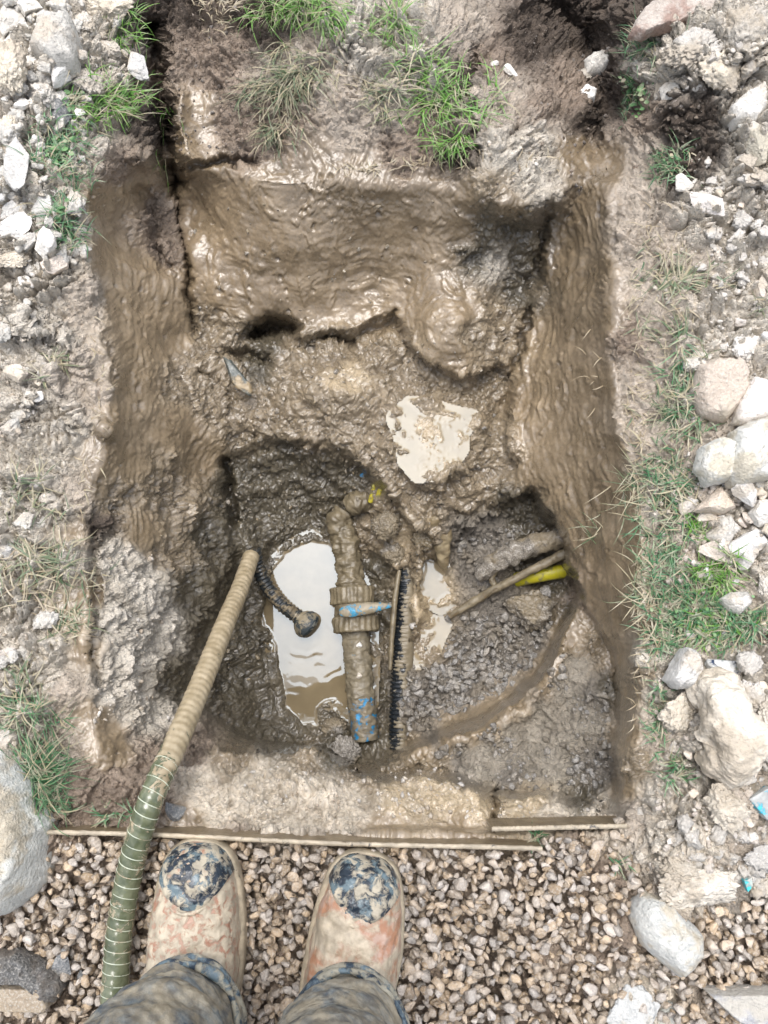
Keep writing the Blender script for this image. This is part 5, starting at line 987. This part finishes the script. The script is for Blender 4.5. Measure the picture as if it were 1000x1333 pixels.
for (T, d, s_, bt), hem_px, knee, hip, lean in ((tl, (243, 1262, .125), (-.31, -.50, .50), (-.24, -.56, .90), -1), (tr, (455, 1274, .125), (-.05, -.50, .50), (-.06, -.56, .90), 1)):
    h0 = U(*hem_px); c0 = Vector((h0.x, h0.y-.068, .105))
    for q_, (zz, rr, wr) in enumerate(((.004, .0715, .0065), (.022, .0735, .0055))):
        cp = [Vector((c0.x-.002*q_+rr*math.cos(a_), c0.y+rr*math.sin(a_), c0.z+zz+.010*math.sin(a_*2+1)+.004*math.sin(a_*5+lean+q_*2)*q_)) for a_ in np.linspace(0, 2*math.pi, 41)]
        CUFFS.append(sweep(cp, [wr*(1+.35*math.sin(k_*.9+q_*2)*q_) for k_ in range(41)], n=12, sub=4, k=.22, ns=(40, 3)))
    path = [c0, c0+Vector((-.002, 0, .03)), c0+Vector((-.008, .002, .08)), c0+Vector((-.016, .004, .15)), Vector(knee), Vector(hip)]
    V, F = sweep(path, [.066, .070, .076, .084, .088, .108], n=96, sub=50, prof=None); V = np.array(V)
    hz = V[:, 2]; ang = np.arctan2(V[:, 1]-c0.y, V[:, 0]-c0.x); fold = .006*np.sin((hz-.1)*110+2.2*np.sin(ang*1.5)+lean)*np.exp(-(hz-.1)/.16)+.005*fbm(V[:, 0], V[:, 1], V[:, 2], 13, 4, 3)+.0022*fbm(V[:, 0], V[:, 1], V[:, 2], 48, 3, 3, ridge=True)
    rad = np.stack([np.cos(ang), np.sin(ang)], -1); V[:, :2] += rad*fold[:, None]; V[:, 2] += .010*np.sin(ang*2+1)*np.exp(-(hz-.1)/.03)
    VV.append(V); FF += [tuple(i+off for i in f) for f in F]; off += len(V)
V, F = sweep([(-.15, -.55, .80), (-.15, -.55, .90), (-.15, -.55, 1.02)], [.12, .155, .15], n=48, sub=10); V = np.array(V); V[:, 0] = -.15+(V[:, 0]+.15)*1.12; VV.append(V); FF += [tuple(i+off for i in f) for f in F]
jn_ = mk('jeans', np.concatenate(VV), FF, JM, person)
for cc in CUFFS: V, F = cc; mk('cuff', V, F, CM, jn_)
for (T, d, s_, bt), c in ((tl, 0), (tr, 1)):
    a_ = T+d*.235; V, F = sweep([Vector(a_)+Vector((0, 0, .05)), Vector(a_)+Vector((0, 0, .12)), Vector(a_)+Vector((0, 0, .24))], [.052, .056, .058], n=32, sub=10); mk('boot_shaft', V, F, M_boot, bt)
# body: one continuous skinned figure, head bowed over the phone in both hands
bm = bmesh.new(); sk = bm.verts.layers.skin.verify(); J = {}
def jn(k, co, r, par=None):
    v = bm.verts.new(co); v[sk].radius = (r, r) if not isinstance(r, tuple) else r; J[k] = v
    if par: bm.edges.new((J[par], v))
jn('pelvis', (-.17, -.56, .92), .12); jn('waist', (-.18, -.54, 1.05), .115, 'pelvis'); jn('chest', (-.18, -.44, 1.25), .13, 'waist'); jn('neckb', (-.18, -.34, 1.39), .06, 'chest'); jn('neck', (-.17, -.28, 1.44), .05, 'neckb'); jn('skull', (-.15, -.19, 1.505), .078, 'neck'); jn('crown', (-.145, -.17, 1.57), .075, 'skull'); jn('jaw', (-.14, -.12, 1.45), .042, 'skull')
jn('nose', (-.138, -.088, 1.47), .010, 'jaw')
for s_, n_ in ((-1, 'l'), (1, 'r')):
    jn('sh'+n_, (-.18+s_*.18, -.33, 1.37), .055, 'neckb'); jn('el'+n_, (-.13+s_*.26, -.24, 1.225), .040, 'sh'+n_); jn('wr'+n_, (-.02+s_*.10, -.13, 1.235), .024, 'el'+n_); jn('pa'+n_, (0+s_*.062, -.075, 1.235), (.014, .032), 'wr'+n_)
    for q in range(4):
        y0 = -.095+q*.021; jn(f'f{q}a'+n_, (s_*.055, y0, 1.228), .0085, 'pa'+n_); jn(f'f{q}b'+n_, (s_*.044, y0+.004, 1.2205), .0078, f'f{q}a'+n_); jn(f'f{q}c'+n_, (s_*.030, y0+.006, 1.2235+.0), .0070, f'f{q}b'+n_)
    jn('t1'+n_, (s_*.052, -.085, 1.247), .010, 'pa'+n_); jn('t2'+n_, (s_*.032, -.062, 1.250), .0085, 't1'+n_)
    jn('hp'+n_, (-.15+s_*.095, -.56, .88), .095, 'pelvis'); jn('kn'+n_, (-.18+s_*.13, -.50, .50), .055, 'hp'+n_); jn('an'+n_, ((tl if s_ < 0 else tr)[0][0]+(tl if s_ < 0 else tr)[1][0]*.235, (tl if s_ < 0 else tr)[0][1]+(tl if s_ < 0 else tr)[1][1]*.235, .10), .036, 'kn'+n_)
me = bpy.data.meshes.new('body'); bm.to_mesh(me); bm.free(); body = bpy.data.objects.new('body', me); link(body, person); body.matrix_parent_inverse = Matrix.Translation(-person.location)
me.skin_vertices[0].data[0].use_root = True; body.modifiers.new('skin', 'SKIN'); sb = body.modifiers.new('sub', 'SUBSURF'); sb.levels = sb.render_levels = 2
me.materials.append(mat_plain('skin', (.50, .31, .23), .5))
V1, F1 = sweep([(-.16, -.56, .90), (-.17, -.54, 1.05), (-.18, -.45, 1.24), (-.18, -.37, 1.35), (-.18, -.32, 1.41)], [.165, .16, .18, .15, .075], n=48, sub=14, k=.05, ns=(8, 3)); V1 = np.array(V1); V1[:, 0] = -.18+(V1[:, 0]+.18)*1.2; VV = [V1]; FF = list(F1); off = len(V1)
for s_ in (-1, 1):
    V, F = sweep([(-.18+s_*.16, -.34, 1.36), (-.155+s_*.22, -.29, 1.30), (-.13+s_*.26, -.24, 1.235), (-.05+s_*.17, -.18, 1.245), (-.02+s_*.105, -.145, 1.240)], [.078, .066, .056, .046, .038], n=36, sub=16, k=.08, ns=(16, 3)); VV.append(np.array(V)); FF += [tuple(i+off for i in f) for f in F]; off += len(V)
mk('jacket', np.concatenate(VV), FF, mat_plain('dark_jacket', (.03, .035, .05), .8), person)
v, f = ICO[4]; hv = v.copy(); hv = hv[:, :]*[.088, .100, .10]; hv[:, 2] += 0; keep = f[((v[f].mean(1))@np.array([0, -.55, .83])) > -.15]
mk('hair', hv+np.array([-.147, -.185, 1.56])+.003*np.stack([fbm(v[:, 0], v[:, 1], v[:, 2], 6, 3)]*3, 1), keep.astype(np.int32), mat_plain('brown_hair', (.06, .04, .025), .6), person)
ph = empty('phone', (0, -.055, 1.218), 'dark phone held flat in both hands over the pit', 'phone')
def rbox(c, d, bev=.006):
    bm = bmesh.new(); bmesh.ops.create_cube(bm, size=1, matrix=Matrix.Translation(c)@Matrix.Diagonal((*d, 1))); bmesh.ops.bevel(bm, geom=bm.edges[:], offset=bev, segments=3, affect='EDGES'); me = bpy.data.meshes.new('b'); bm.to_mesh(me); bm.free()
    V = np.array([v.co[:] for v in me.vertices]); F = [tuple(p.vertices) for p in me.polygons]; bpy.data.meshes.remove(me); return V, F
V, F = rbox((0, -.055, 1.236), (.074, .152, .008), .003); mk('case', V, F, mat_plain('phone_case', (.02, .02, .025), .3, bumpy=.05), ph)
V, F = rbox((0, -.055, 1.2405), (.068, .146, .0012), .0004); mk('screen', V, F, mat_plain('phone_glass', (.01, .01, .012), .05, bumpy=0), ph)
